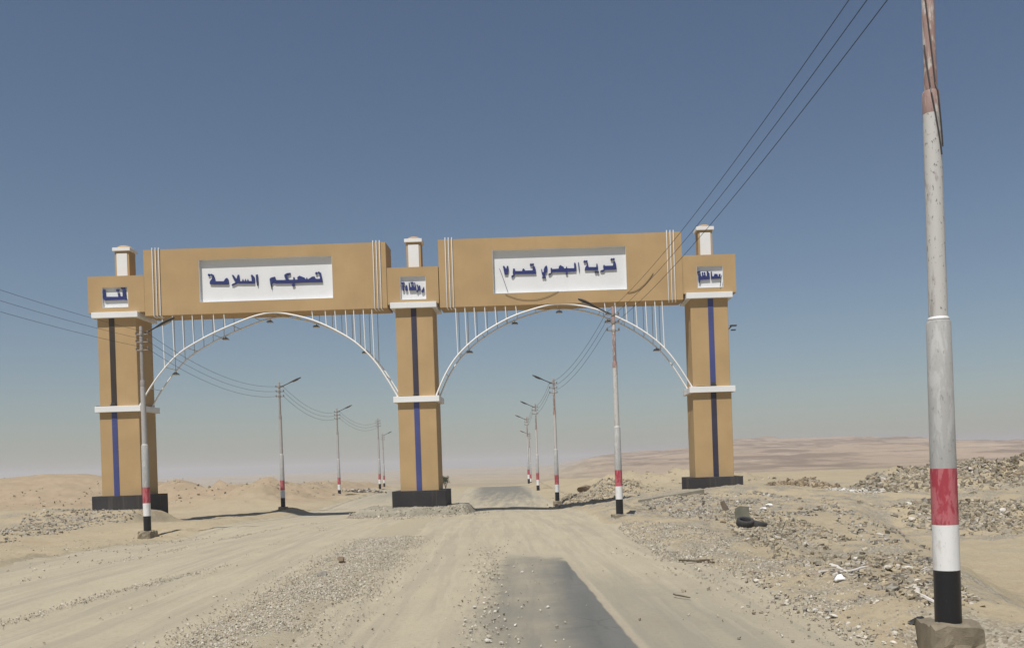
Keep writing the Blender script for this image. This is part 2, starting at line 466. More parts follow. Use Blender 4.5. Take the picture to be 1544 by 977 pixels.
# ------------------------------------------------------------------ mesh builders
class MB:
    def __init__(s): s.v = []; s.f = []

    def add(s, vs, fs):
        o = len(s.v); s.v += [tuple(v) for v in vs]; s.f += [tuple(i + o for i in f) for f in fs]; return s

    def box(s, x0, x1, y0, y1, z0, z1):
        v = [(x, y, z) for z in (z0, z1) for y in (y0, y1) for x in (x0, x1)]
        return s.add(v, [(0, 2, 3, 1), (4, 5, 7, 6), (0, 1, 5, 4), (2, 6, 7, 3), (0, 4, 6, 2), (1, 3, 7, 5)])

    def tube(s, pts, r, n=8, caps=True):
        pts = [Vector(p) for p in pts]; rs = r if isinstance(r, (list, tuple)) else [r] * len(pts)
        vs = []; fs = []
        up = None
        for i, p in enumerate(pts):
            t = (pts[min(i + 1, len(pts) - 1)] - pts[max(i - 1, 0)]).normalized()
            if up is None:
                up = Vector((0, 0, 1)) if abs(t.z) < .9 else Vector((0, 1, 0))
            a = t.cross(up).normalized(); b = a.cross(t).normalized(); up = b
            for k in range(n):
                q = 2 * math.pi * k / n
                vs.append(p + (a * math.cos(q) + b * math.sin(q)) * rs[i])
        for i in range(len(pts) - 1):
            for k in range(n):
                k2 = (k + 1) % n
                fs.append((i * n + k, i * n + k2, (i + 1) * n + k2, (i + 1) * n + k))
        if caps:
            o2 = len(vs); vs += vs[:n] + vs[(len(pts) - 1) * n:len(pts) * n]     # caps keep their own corners
            fs.append(tuple(o2 + k for k in range(n - 1, -1, -1))); fs.append(tuple(o2 + n + k for k in range(n)))
        return s.add(vs, fs)

    def lathe(s, prof, n=24, c=(0, 0)):
        """prof: (r, z) from bottom to top"""
        vs = []; fs = []
        for r, z in prof:
            for k in range(n):
                q = 2 * math.pi * k / n
                vs.append((c[0] + r * math.cos(q), c[1] + r * math.sin(q), z))
        for i in range(len(prof) - 1):
            for k in range(n):
                k2 = (k + 1) % n
                fs.append((i * n + k, i * n + k2, (i + 1) * n + k2, (i + 1) * n + k))
        o2 = len(vs); m_ = len(prof); vs += vs[:n] + vs[(m_ - 1) * n:m_ * n]
        fs.append(tuple(o2 + k for k in range(n - 1, -1, -1))); fs.append(tuple(o2 + n + k for k in range(n)))
        return s.add(vs, fs)

    def build(s, name, m, parent=None, smooth=False, bevel=0, off=(0, 0, 0)):
        me = bpy.data.meshes.new(name)
        me.from_pydata([(v[0] - off[0], v[1] - off[1], v[2] - off[2]) for v in s.v], [], s.f)
        bm = bmesh.new(); bm.from_mesh(me)
        bmesh.ops.recalc_face_normals(bm, faces=bm.faces)
        if bevel:
            bmesh.ops.bevel(bm, geom=[e for e in bm.edges], offset=bevel, segments=1, affect='EDGES')
        bm.to_mesh(me); bm.free()
        if smooth:
            for p in me.polygons:
                p.use_smooth = len(p.vertices) <= 4
        me.materials.append(m)
        o = bpy.data.objects.new(name, me); COL.objects.link(o)
        if parent: o.parent = parent
        return o


def tag(o, label=None, cat=None, group=None, kind=None):
    if label: o['label'] = label
    if cat: o['category'] = cat
    if group: o['group'] = group
    if kind: o['kind'] = kind
    return o


def empty(name, loc, label, cat, group=None, rz=0):
    o = bpy.data.objects.new(name, None); COL.objects.link(o)
    o.location = loc; o.rotation_euler = (0, 0, rz); o.empty_display_size = .5
    return tag(o, label, cat, group)


def np_mesh(name, V, F, m, smooth=True):
    me = bpy.data.meshes.new(name)
    V = np.asarray(V, np.float32); F = np.asarray(F, np.int32)
    k = F.shape[1]
    me.vertices.add(len(V)); me.vertices.foreach_set("co", V.ravel())
    me.loops.add(F.size); me.loops.foreach_set("vertex_index", F.ravel())
    me.polygons.add(len(F)); me.polygons.foreach_set("loop_start", np.arange(len(F), dtype=np.int32) * k)
    me.polygons.foreach_set("use_smooth", np.full(len(F), smooth, bool))
    me.update(calc_edges=True); me.validate()
    me.materials.append(m)
    o = bpy.data.objects.new(name, me); COL.objects.link(o)
    return o


def fattr(o, name, arr):
    a = o.data.attributes.new(name, 'FLOAT', 'POINT'); a.data.foreach_set("value", np.asarray(arr, np.float32).ravel())


def grow(a, b, step, f, lim=1e9):
    out = [a]; st = step
    while (out[-1] < b) if step > 0 else (out[-1] > b):
        out.append(out[-1] + st); st = math.copysign(min(abs(st) * f, lim), st)
    return out


# ------------------------------------------------------------------ setting: ground and roads
xs = sorted(set(grow(-24, -2200, -.2, 1.07)) | set(np.round(np.arange(-24, 21, .17), 3)) | set(grow(21, 460, .2, 1.05, 4.5)) | set(grow(470, 2200, 8, 1.1)))
ys = np.array(list(np.arange(-30, 7, 1.2)) + list(np.arange(7.2, 42, .15)) + grow(42, 130, .17, 1.006, .6)[:] + grow(131, 1000, .8, 1.02, 5.5) + grow(1008, 4200, 9, 1.06))
xs = np.array(xs); ys = np.unique(np.round(ys, 3))
GX, GY = np.meshgrid(xs, ys)
GZ = ground_z(GX, GY)
S_ = GX + LEAN * GY
# tuck the ground under the road sheets
edge = .16 * (vnoise(S_ * 1.3 + 3, GY * 1.1) - .5) + .10 * (vnoise(GX * 4, GY * 4) - .5)
inR = sst(-2.75, -2.15, S_ + 1.6 * edge) * (1 - sst(4.05, 4.65, S_ + 1.6 * edge))
inL = sst(-12.7, -12.0, S_ + 2.5 * edge) * (1 - sst(-4.5, -3.9, S_ + 2.0 * edge))
onroad = np.maximum(inR, inL) * (1 - sst(120, 124, GY)) * sst(-32, -29, GY)
GZt = GZ - .10 * onroad
nx, ny = len(xs), len(ys)
idx = np.arange(nx * ny).reshape(ny, nx)
F = np.stack([idx[:-1, :-1], idx[:-1, 1:], idx[1:, 1:], idx[1:, :-1]], -1).reshape(-1, 4)
VV = np.stack([GX, GY, GZt], -1).reshape(-1, 3)
FC = VV[F].mean(1)
is_hill = (FC[:, 1] > 250) & (FC[:, 0] > .035 * FC[:, 1])
AR = GX / np.maximum(GY, 1)
debr = sst(4.35, 5.0, S_) * (1 - sst(62, 80, GY)) * (1 - .8 * ((GX > 7.5) & (GY < 33) & (S_ > 9.3)).astype(float))
debr = np.maximum(debr, .9 * np.exp(-((S_ + 3.25) / .8) ** 2) * (1 - sst(29, 33, GY)))
debr = np.maximum(debr, .8 * gauss(GX, GY, -27, 50, 6, 4)); debr = np.maximum(debr, .9 * gauss(GX, GY, -7, 52, 5, 2.5))
ATT = {
    'hill': sst(150, 320, GY) * (.35 + .65 * sst(-.02, .1, AR)),
    'debris': debr,
    'clay': np.clip(.35 + fbm(GX * .08, GY * .08, 3) + .7 * sst(70, 85, GY) * (1 - sst(130, 180, GY)) * (S_ < -14) + .8 * gauss(GX, GY, 30, 55, 6, 4) + .6 * gauss(GX, GY, 11, 33, 3, 8), 0, 1),
    'dune': np.clip(gauss(GX, GY, -52, 94, 26, 14) + sst(72, 85, GY) * (1 - sst(140, 200, GY)) * (S_ < -14), 0, 1),
    'track': road_mask(S_, GY) * (1 - sst(90, 120, GY)),
}
for nm_, sel in (('ground', ~is_hill), ('hills', is_hill)):
    Fs = F[sel]; used = np.unique(Fs); remap = np.zeros(len(VV), np.int64); remap[used] = np.arange(len(used))
    o = np_mesh(nm_, VV[used], remap[Fs], M['ground'])
    tag(o, kind='structure')
    for k_, arr in ATT.items():
        fattr(o, k_, np.asarray(arr).ravel()[used])


def road_sheet(s0, s1, y0, y1):
    ss = np.linspace(s0, s1, 34)
    yy = np.array(list(np.arange(y0, 7, 1.2)) + grow(7, y1, .2, 1.01, .8))
    SS, YY = np.meshgrid(ss, yy)
    XX = SS - LEAN * YY
    ZZ = ground_z(XX, YY)
    i = np.arange(SS.size).reshape(SS.shape)
    Fq = np.stack([i[:-1, :-1], i[:-1, 1:], i[1:, 1:], i[1:, :-1]], -1).reshape(-1, 4)
    o = np_mesh('road', np.stack([XX, YY, ZZ - .02], -1).reshape(-1, 3), Fq, M['road'])
    return tag(o, kind='structure')


road_sheet(-2.9, 4.7, -29, 122)
road_sheet(-12.9, -3.8, -29, 122)

# ------------------------------------------------------------------ the gateway
YF = 54.0
gate = empty('gateway', (-7.37, 55.1, 0), 'ochre double arched village gateway with blue Arabic lettering spanning both roads', 'gateway')
GO = (-7.37, 55.1, 0)


def gp(mb, name, m, parent=gate, smooth=False, bevel=0, label=None):
    o = mb.build(name, m, parent, smooth, bevel, off=GO)
    if label: o['label'] = label
    return o


def ring_block(x0, x1, z0, z1, y0, y1, hole):
    """a box whose front carries a rectangular recess, open at the back of the recess"""
    hx0, hx1, hz0, hz1, dp = hole
    mb = MB()
    f = [(x0, y0, z0), (x1, y0, z0), (x1, y0, z1), (x0, y0, z1), (hx0, y0, hz0), (hx1, y0, hz0), (hx1, y0, hz1), (hx0, y0, hz1)]
    r = [(x, y0 + dp, z) for x, y, z in f[4:]]
    b = [(x0, y1, z0), (x1, y1, z0), (x1, y1, z1), (x0, y1, z1)]
    mb.add(f + r + b, [(0, 1, 5, 4), (1, 2, 6, 5), (2, 3, 7, 6), (3, 0, 4, 7), (4, 5, 9, 8), (5, 6, 10, 9), (6, 7, 11, 10), (7, 4, 8, 11),
                       (8, 9, 10, 11), (12, 15, 14, 13), (0, 12, 13, 1), (1, 13, 14, 2), (2, 14, 15, 3), (3, 15, 12, 0)])
    return mb


def tray(x0, x1, z0, z1, y0, dp, t=.012):
    """shallow open tray lining a recess: back plate and four reveals"""
    mb = MB(); g_ = .004
    x0 += g_; x1 -= g_; z0 += g_; z1 -= g_; yb = y0 + dp - g_
    mb.box(x0, x1, yb - t, yb, z0, z1)
    ya, yb2 = y0 + .006, yb - t - .001
    mb.box(x0, x0 + t, ya, yb2, z0, z1); mb.box(x1 - t, x1, ya, yb2, z0, z1)
    mb.box(x0 + t + .001, x1 - t - .001, ya, yb2, z1 - t, z1); mb.box(x0 + t + .001, x1 - t - .001, ya, yb2, z0, z0 + t)
    return mb


def letters(parent, groups, zs, ox, oy, yface, th):
    """raised letters: outlines in enlarged-photo units, brought to the plane of the sign"""
    k = 0
    for g_ in groups:
        bm = bmesh.new()
        for poly in g_:
            p = [at(ox + a / zs, oy + b / zs, YF) for a, b in poly]
            area = sum(p[i].x * p[(i + 1) % len(p)].z - p[(i + 1) % len(p)].x * p[i].z for i in range(len(p)))
            if area < 0: p.reverse()
            dy = .0015 * (k % 7); k += 1
            fr = [bm.verts.new((q.x - GO[0], yface - th - dy - GO[1], q.z)) for q in p]
            bk = [bm.verts.new((q.x - GO[0], yface - .002 - GO[1], q.z)) for q in p]
            for tri in tessellate_polygon([[Vector((q.x, q.z, 0)) for q in p]]):
                bm.faces.new([fr[t] for t in tri])
            for i in range(len(p)):
                j = (i + 1) % len(p)
                bm.faces.new((fr[j], fr[i], bk[i], bk[j]))
        bmesh.ops.recalc_face_normals(bm, faces=bm.faces)
        me = bpy.data.meshes.new('letter'); bm.to_mesh(me); bm.free()
        me.materials.append(M['letter'])
        o = bpy.data.objects.new('letter', me); COL.objects.link(o); o.parent = parent


def dot(x, y, r):
    return [(x - r, y), (x - r * .3, y - r), (x + r * .75, y - r * .75), (x + r, y), (x + r * .3, y + r), (x - r * .75, y + r * .75)]


BEAMS = [
    dict(x=(-23.0, -8.905), z=(11.63, 15.46), hole=(-19.8, -12.04, 12.31, 14.78), label='left beam with farewell lettering'),
    dict(x=(-5.85, 8.305), z=(11.55, 15.49), hole=(-2.71, 5.07, 12.25, 14.77), label='right beam with the village name'),
]
RODX = [(-22.46, -22.27, -22.08), (-9.62, -9.43, -9.24), (-5.42, -5.23, -5.04), (7.46, 7.66, 7.85)]
TXT_L = [  # U+0627 ... "tashabkum as-salama"
    ([[(205, 580), (212, 530), (262, 470), (262, 420), (235, 408), (250, 385), (285, 400), (312, 465), (330, 535), (500, 535), (535, 480), (570, 462), (598, 500), (610, 575), (595, 602), (215, 600)],
      dot(188, 400, 24), dot(238, 398, 20)], 300, 385),
    ([[(670, 405), (700, 400), (770, 490), (793, 405), (822, 395), (835, 500), (850, 535), (890, 530), (903, 485), (925, 530), (945, 530), (957, 482), (975, 530), (995, 530), (1008, 485), (1030, 530), (1092, 530), (1085, 455), (1072, 410), (1100, 395), (1150, 450), (1152, 582), (835, 582), (790, 575), (700, 618), (668, 622), (680, 595), (755, 560), (720, 500)]], 300, 385),
    ([[(1178, 400), (1215, 390), (1228, 540), (1222, 630), (1205, 630), (1188, 540)]], 300, 385),
    ([[(145, 490), (165, 462), (255, 438), (280, 510), (490, 508), (455, 440), (455, 400), (500, 368), (582, 356), (582, 392), (525, 410), (505, 432), (525, 470), (565, 503), (640, 503), (645, 450), (665, 445), (682, 503), (735, 498), (725, 455), (770, 418), (880, 458), (908, 498), (930, 452), (948, 498), (1040, 438), (1090, 433), (1118, 483), (1205, 483), (1205, 420), (1192, 352), (1225, 355), (1252, 470), (1262, 552), (1000, 557), (540, 577), (280, 580), (215, 562), (190, 600), (190, 715), (160, 605)],
      dot(1130, 365, 26), dot(1180, 352, 22), dot(645, 612, 32)], 395, 385),
]
TXT_R = [
    ([[(222, 355), (252, 350), (295, 415), (308, 352), (337, 350), (347, 430), (325, 530), (258, 535), (243, 450)]], 742, 375),
    ([[(400, 580), (410, 553), (440, 545), (430, 490), (440, 410), (470, 403), (492, 460), (630, 458), (640, 415), (660, 403), (685, 430), (692, 450), (850, 445), (848, 390), (868, 352), (897, 365), (917, 420), (922, 515), (480, 522), (460, 562), (430, 592)],
      dot(815, 322, 24), dot(858, 318, 22)], 742, 375),
    ([[(1033, 420), (1045, 418), (1062, 482), (1088, 480), (1085, 430), (1108, 370), (1140, 338), (1162, 370), (1150, 480), (1122, 502), (1117, 555), (1085, 560), (1060, 550), (1042, 500)],
      dot(1072, 592, 22), dot(1112, 592, 22)], 742, 375),
    ([[(-185, 607), (-178, 583), (-133, 570), (-138, 470), (-113, 460), (-100, 488), (32, 478), (40, 430), (70, 403), (112, 430), (135, 435), (150, 475), (185, 470), (200, 425), (218, 470), (360, 470), (358, 370), (375, 345), (397, 380), (407, 450), (397, 532), (200, 542), (0, 548), (-95, 550), (-120, 582), (-150, 612)],
      dot(202, 580, 24)], 840, 370),
    ([[(443, 350), (458, 340), (470, 440), (472, 570), (456, 500)]], 840, 370),
    ([[(583, 512), (590, 460), (630, 395), (628, 350), (648, 352), (668, 445), (825, 445), (833, 365), (855, 388), (864, 502), (600, 512)],
      dot(580, 325, 24), dot(622, 322, 22), dot(815, 548, 23), dot(862, 548, 23)], 840, 370),
    ([[(908, 532), (930, 513), (980, 500), (973, 420), (990, 393), (1012, 420), (1180, 415), (1185, 350), (1202, 320), (1230, 340), (1248, 400), (1254, 492), (1010, 502), (985, 540), (932, 547)],
      dot(1150, 282, 24), dot(1195, 276, 22)], 840, 370),
]
SMALL = [
    dict(x=(-25.49, -23.98), z=(12.19, 13.37), ox=145, oy=420, txt=[
        [[(160, 335), (232, 318), (243, 530), (630, 530), (628, 440), (665, 430), (682, 525), (762, 515), (755, 370), (778, 290), (828, 290), (852, 540), (890, 610), (860, 622), (800, 608), (240, 632), (200, 612)],
         dot(605, 340, 40), dot(735, 275, 32), dot(792, 270, 32)]]),
    dict(x=(-8.13, -6.63), z=(12.08, 13.43), ox=595, oy=410, txt=[
        [[(210, 375), (255, 365), (278, 480), (265, 540), (220, 535), (208, 440)], dot(215, 320, 26), dot(262, 315, 24)],
        [[(300, 485), (330, 375), (358, 390), (372, 500), (360, 545), (310, 540)]],
        [[(408, 310), (428, 300), (442, 440), (490, 440), (510, 375), (545, 440), (590, 440), (568, 310), (590, 300), (622, 420), (622, 522), (420, 532)], dot(480, 308, 24), dot(525, 306, 22)],
        [[(638, 575), (680, 470), (708, 380), (742, 400), (747, 530), (692, 542), (660, 590)], dot(655, 385, 20)],
        [[(775, 560), (828, 480), (855, 428), (872, 520), (857, 560), (802, 600)]]]),
    dict(x=(9.15, 10.68), z=(12.2, 13.45), ox=1040, oy=395, txt=[
        [[(262, 330), (300, 330), (330, 400), (372, 430), (377, 380), (368, 300), (402, 290), (412, 390), (437, 385), (428, 290), (462, 290), (477, 400), (522, 410), (512, 265), (542, 265), (592, 340), (597, 492), (330, 512), (300, 600), (275, 600), (262, 500)], dot(258, 285, 25), dot(305, 280, 23)],
        [[(630, 275), (657, 275), (667, 420), (720, 410), (740, 340), (822, 350), (842, 420), (870, 410), (868, 350), (912, 340), (917, 472), (640, 492)]]]),
]

for b in BEAMS:
    x0, x1 = b['x']; z0, z1 = b['z']; h = b['hole']; dp = .24
    bo = gp(ring_block(x0, x1, z0, z1, YF, YF + 1.9, (*h, dp)), 'beam', M['ochre'], label=b['label'])
    b['obj'] = bo
    pn = gp(tray(*h, YF, dp), 'sign_panel', M['panel'])
    b['panel'] = pn
for b, T in ((BEAMS[0], TXT_L), (BEAMS[1], TXT_R)):
    for grp, ox, oy in T:
        letters(b['panel'], [grp], 13.955, ox, oy, YF + .24 - .016, .08)
for i, trio in enumerate(RODX):
    b = BEAMS[i // 2]
    for x in trio:
        z0, z1 = b['z']
        mb = MB().tube([(x, YF - .05, z1 + .10), (x, YF - .05, z0 - .02), (x + .012, YF - .03, z0 - .075), (x + .04, YF + .30, z0 - .085)], .032, 8)
        gp(mb, 'trim_rod', M['pipe'], b['obj'], True)

BLOCKS = [(-26.31, -23.03, 11.885, 14.02), (-8.901, -5.90, 11.825, 13.965), (8.309, 11.42, 11.885, 14.11)]
for (x0, x1, z0, z1), sp in zip(BLOCKS, SMALL):
    yb = YF + .05
    gp(ring_block(x0, x1, z0, z1, yb, YF + 2.2, (*sp['x'], *sp['z'], .15)), 'header_block', M['ochre'])
    pn = gp(tray(*sp['x'], *sp['z'], yb, .15), 'sign_panel', M['panel'], label='small square sign panel')
    letters(pn, sp['txt'], 19.53, sp['ox'], sp['oy'], yb + .15 - .016, .11)

PILLARS = [  # centre x, width, plinth top, base z, stripe upper, stripe lower
    (-24.68, 2.24, 1.25, .05, 'brownblack', 'blue', -25.0 + .45),
    (-7.37, 2.16, .97, -.5, 'navy', 'blue', 0),
    (9.80, 2.18, 1.20, -.1, 'blue', 'navy', 0)]
for cx, w, pt, bz, su, sl, _ in PILLARS:
    h = w / 2
    yc = YF + h
    mb = MB().box(cx - h, cx + h, YF, YF + w, 6.44, 11.56)
    pil = gp(mb, 'pillar', M['ochre'], bevel=.018)
    gp(MB().box(cx - h - .03, cx + h + .03, YF - .03, YF + w + .03, pt - .02, 6.12), 'pillar_base', M['ochre'], pil, bevel=.018)
    gp(MB().box(cx - 1.33, cx + 1.33, YF - .24, YF + w + .24, 6.10, 6.44), 'collar', M['white'], pil, bevel=.012)
    gp(MB().box(cx - 1.34, cx + 1.34, YF - .26, YF + w + .26, 11.55, 11.88), 'capital', M['white'], pil, bevel=.012)
    sx = cx + {0: -.22}.get(0, 0) * 0
    sx = cx + (-.28 if cx < -20 else -.02 if cx < 0 else .08)
    gp(MB().box(sx - .155, sx + .155, YF - .025, YF + .05, 6.443, 11.547), 'stripe', M[su], pil, label='upper stripe')
    gp(MB().box(sx - .155, sx + .155, YF - .055, YF + .02, pt + .003, 6.097), 'stripe', M[sl], pil, label='lower stripe')
    gp(MB().box(cx - 1.55, cx + 1.55, YF - .47, YF + w + .47, bz - .3, pt), 'plinth', M['plinth'], pil, bevel=.015)
    # little uplight and its cable on the collar
    gp(MB().box(sx - .16, sx + .16, YF - .215, YF - .06, 6.45, 6.52).box(sx - .11, sx + .11, YF - .19, YF - .09, 6.52, 6.66), 'uplight', M['lampmetal'], pil)
    gp(MB().tube([(sx - 1.0, YF - .16, 6.46), (sx - .8, YF - .20, 6.475), (sx - .5, YF - .15, 6.46), (sx - .16, YF - .15, 6.47)], .014, 5), 'cable', M['wire'], pil)

FIN = [(-24.50, 14.02), (-7.36, 13.965), (9.80, 14.11)]
for fx, fz in FIN:
    yc = YF + 1.0
    fo = gp(MB().box(fx - .42, fx + .42, yc - .42, yc + .42, fz, fz + 1.56), 'finial', M['ochre'])
    gp(MB().box(fx - .31, fx + .31, yc - .445, yc - .423, fz + .004, fz + 1.42), 'finial_panel', M['white'], fo)
    gp(MB().box(fx - .52, fx + .52, yc - .52, yc + .52, fz + 1.562, fz + 1.76), 'finial_cap', M['white'], fo, bevel=.01)
    dome = [(.45 * math.cos(q), fz + 1.762 + .21 * math.sin(q)) for q in np.linspace(0, 1.45, 7)]
    gp(MB().lathe(dome, 20, (fx, yc)), 'finial_dome', M['ochre'], fo, True)

ARCH = [
    [(-23.50, 6.46), (-22.9, 7.42), (-22.1, 8.45), (-21.1, 9.42), (-19.75, 10.2), (-18.7, 10.68), (-17.7, 11.07), (-16.6, 11.44), (-15.6, 11.59), (-14.6, 11.45), (-13.25, 11.06), (-11.85, 10.37), (-10.7, 9.58), (-9.75, 8.55), (-9.1, 7.55), (-8.48, 6.46)],
    [(-6.24, 6.46), (-5.65, 7.7), (-4.92, 8.74), (-3.85, 9.70), (-2.62, 10.45), (-1.4, 11.0), (.2, 11.44), (1.15, 11.53), (2.2, 11.42), (3.27, 11.14), (4.4, 10.68), (5.55, 10.05), (6.55, 9.32), (7.2, 8.68), (7.85, 7.8), (8.66, 6.46)]]
HANG = [[244.7, 260, 275, 290, 304.6, 322, 338, 471, 491, 505.6, 521.6, 534, 548.6, 561.5],
        [688, 702, 716, 732, 747.6, 763, 778.7, 913, 928.7, 945, 960, 975, 989, 1000]]


def spline(P, n=6):
    P = [np.array(p) for p in P]; out = []
    for i in range(len(P) - 1):
        p0, p1, p2, p3 = P[max(i - 1, 0)], P[i], P[i + 1], P[min(i + 2, len(P) - 1)]
        for k in range(n):
            t = k / n
            out.append(.5 * (2 * p1 + (p2 - p0) * t + (2 * p0 - 5 * p1 + 4 * p2 - p3) * t * t + (3 * p1 - p0 - 3 * p2 + p3) * t ** 3))
    out.append(P[-1])
    return out


YB = YF + 1.72
for i in range(2):
    crv = spline(ARCH[i])
    cx_, cz_ = np.array([c[0] for c in crv]), np.array([c[1] for c in crv])
    fr = gp(MB().tube([(c[0], YF + .06, c[1]) for c in crv], .05, 8), 'arch_pipe', M['pipe'], smooth=True, label='front arch pipe')
    bk = gp(MB().tube([(c[0], YB, c[1]) for c in crv], .045, 8), 'arch_pipe', M['pipe'], smooth=True, label='rear arch pipe')
    for u in HANG[i]:
        x = at(u, 480, YF).x
        z = float(np.interp(x, cx_, cz_))
        gp(MB().tube([(x - .03, YF + .06, BEAMS[i]['z'][0] + .002), (x + .02, YF + .06, z)], .028, 6), 'hanger_rod', M['pipe'], fr, True)
        gp(MB().tube([(x, YB, BEAMS[i]['z'][0] + .002), (x, YB, z)], .02, 6), 'hanger_rod', M['rearpipe'], bk, True)
    # short struts between the two pipes
    for k in range(6, len(crv) - 4, 7):
        gp(MB().tube([(cx_[k], YF + .11, cz_[k]), (cx_[k], YB - .045, cz_[k])], .022, 6), 'strut', M['rearpipe'], bk, True)
    fl = [(265, 541), (340, 493), (407, 474), (477, 489), (551, 534)] if i == 0 else [(708, 521), (776, 480), (843, 464), (916, 474), (989, 515)]
    for u, v in fl:
        x = at(u, v, YB).x
        z = float(np.interp(x, cx_, cz_)) - .05
        mb = MB()
        mb.box(x - .02, x + .02, YB - .02, YB + .02, z - .09, z)
        mb.add([(x - .19, YB - .16, z - .15), (x + .19, YB - .16, z - .15), (x + .19, YB + .12, z - .19), (x - .19, YB + .12, z - .19),
                (x - .12, YB - .09, z - .08), (x + .12, YB - .09, z - .08), (x + .12, YB + .07, z - .10), (x - .12, YB + .07, z - .10)],
               [(0, 3, 2, 1), (4, 5, 6, 7), (0, 1, 5, 4), (1, 2, 6, 5), (2, 3, 7, 6), (3, 0, 4, 7)])
        f_ = gp(mb, 'floodlight', M['lampmetal'])
        gp(MB().add([(x - .16, YB - .14, z - .160), (x + .16, YB - .14, z - .160), (x + .16, YB + .10, z - .194), (x - .16, YB + .10, z - .194)], [(0, 1, 2, 3)]), 'lens', M['glass'], f_)


def sagline(a, b, sag, n=20):
    a = Vector(a); b = Vector(b)
    return [a.lerp(b, k / n) - Vector((0, 0, sag * 4 * (k / n) * (1 - k / n))) for k in range(n + 1)]


gp(MB().tube(sagline(at(762, 444, YF - .03), at(842, 439, YF - .03), .42), .010, 5), 'cable', M['wire'], label='loose cable drooping under the right panel')
gp(MB().tube([at(753, 405, YF + .2), at(757, 415, YF + .19), at(766, 441, YF + .19)], .012, 5), 'cable', M['wire'])
gp(MB().tube(sagline(at(946, 441, YF - .03), at(985, 412, YF - .03), .3), .014, 5), 'cable', M['wire'])
gp(MB().tube([at(1088, 415, YF - .02), at(1086, 432, YF - .02)], .02, 5), 'cable', M['wire'])
br = MB().tube([(10.88, YF + .4, 9.72), (11.2, YF + .35, 10.02)], .035, 6).box(11.05, 11.42, YF + .22, YF + .48, 9.95, 10.02).box(11.1, 11.36, YF + .25, YF + .45, 9.70, 9.76)
gp(br, 'lamp_bracket', M['lampmetal'])

# concrete skirt the middle pillar stands on
def rough_slab(x0, x1, y0, y1, z0, z1, seed, jag=.12, nx=26, ny=8, spread=.0):
    r = np.random.default_rng(seed)
    mb = MB(); top = []
    for j in range(ny + 1):
        for i in range(nx + 1):
            x = x0 + (x1 - x0) * i / nx; y = y0 + (y1 - y0) * j / ny
            ed = i in (0, nx) or j in (0, ny)
            x += r.normal(0, jag * .5); y += r.normal(0, jag if ed else jag * .4)
            top.append((x, y, z1 + r.normal(0, .02) - (abs(r.normal(.05, .05)) if ed else 0)))
    n = len(top)
    per = [i for i in range(nx + 1)] + [j * (nx + 1) + nx for j in range(1, ny + 1)] + [ny * (nx + 1) + i for i in range(nx - 1, -1, -1)] + [j * (nx + 1) for j in range(ny - 1, 0, -1)]
    fs = [(j * (nx + 1) + i, j * (nx + 1) + i + 1, (j + 1) * (nx + 1) + i + 1, (j + 1) * (nx + 1) + i) for j in range(ny) for i in range(nx)]
    xm, ym = (x0 + x1) / 2, (y0 + y1) / 2
    low = []
    for k in per:
        dx_, dy_ = top[k][0] - xm, top[k][1] - ym
        l_ = math.hypot(dx_, dy_); w_ = spread * r.uniform(.4, 1.3)
        low.append((top[k][0] + dx_ / l_ * w_, top[k][1] + (w_ if dy_ > 0 else -w_), z0))
    fs += [(per[k], n + k, n + (k + 1) % len(per), per[(k + 1) % len(per)]) for k in range(len(per))]
    mb.add(top + low, fs)
    return mb


def thing_mesh(mb, name, m, label, cat, group=None, smooth=False, bevel=0):
    c = np.array(mb.v)
    o_ = (float(c[:, 0].mean()), float(c[:, 1].mean()), float(c[:, 2].min()))
    o = mb.build(name, m, None, smooth, bevel, off=o_)
    o.location = o_
    return tag(o, label, cat, group)


# the middle pillar's island: a crumbled concrete pad with broken, sloping rims
ix, iy = np.meshgrid(np.linspace(-11.8, -3.7, 110), np.linspace(51.2, 58.4, 60))
ed = np.minimum(np.minimum(ix + 11.0, -4.5 - ix), np.minimum(iy - 52.1, 57.7 - iy)) + .45 * fbm(ix * 1.1, iy * 1.1, 4)
iz = -.98 + 1.01 * sst(-.55, .35, ed) ** 1.0 + .05 * fbm(ix * 3.2, iy * 3.2, 3) + .02 * fbm(ix * 11, iy * 11, 2)
ii = np.arange(ix.size).reshape(ix.shape)
isl_f = np.stack([ii[:-1, :-1], ii[:-1, 1:], ii[1:, 1:], ii[1:, :-1]], -1).reshape(-1, 4)
isl_o = np_mesh('concrete_island', np.stack([ix + 7.75, iy - 54.8, iz + .98], -1).reshape(-1, 3), isl_f, M['slab'], False)
isl_o.location = (-7.75, 54.8, -.98)
tag(isl_o, 'low crumbling concrete island under the middle gateway pillar', 'traffic island')
a_, b_ = hit(962, 757), hit(1062, 744)
thing_mesh(MB().add([(a_.x, a_.y, a_.z - .2), (b_.x, b_.y, b_.z - .2), (b_.x, b_.y + 1.2, b_.z - .2), (a_.x + .3, a_.y + 1.2, a_.z - .2),
                     (a_.x, a_.y, a_.z + .12), (b_.x, b_.y, b_.z + .24), (b_.x, b_.y + 1.2, b_.z + .26), (a_.x + .3, a_.y + 1.2, a_.z + .16)],
                    [(0, 3, 2, 1), (4, 5, 6, 7), (0, 1, 5, 4), (1, 2, 6, 5), (2, 3, 7, 6), (3, 0, 4, 7)]), 'broken_slab', M['slab'],
           'long dusty concrete slab in front of the right gateway plinth', 'slab', bevel=.02)


# ------------------------------------------------------------------ street lamp poles
H = 8.5


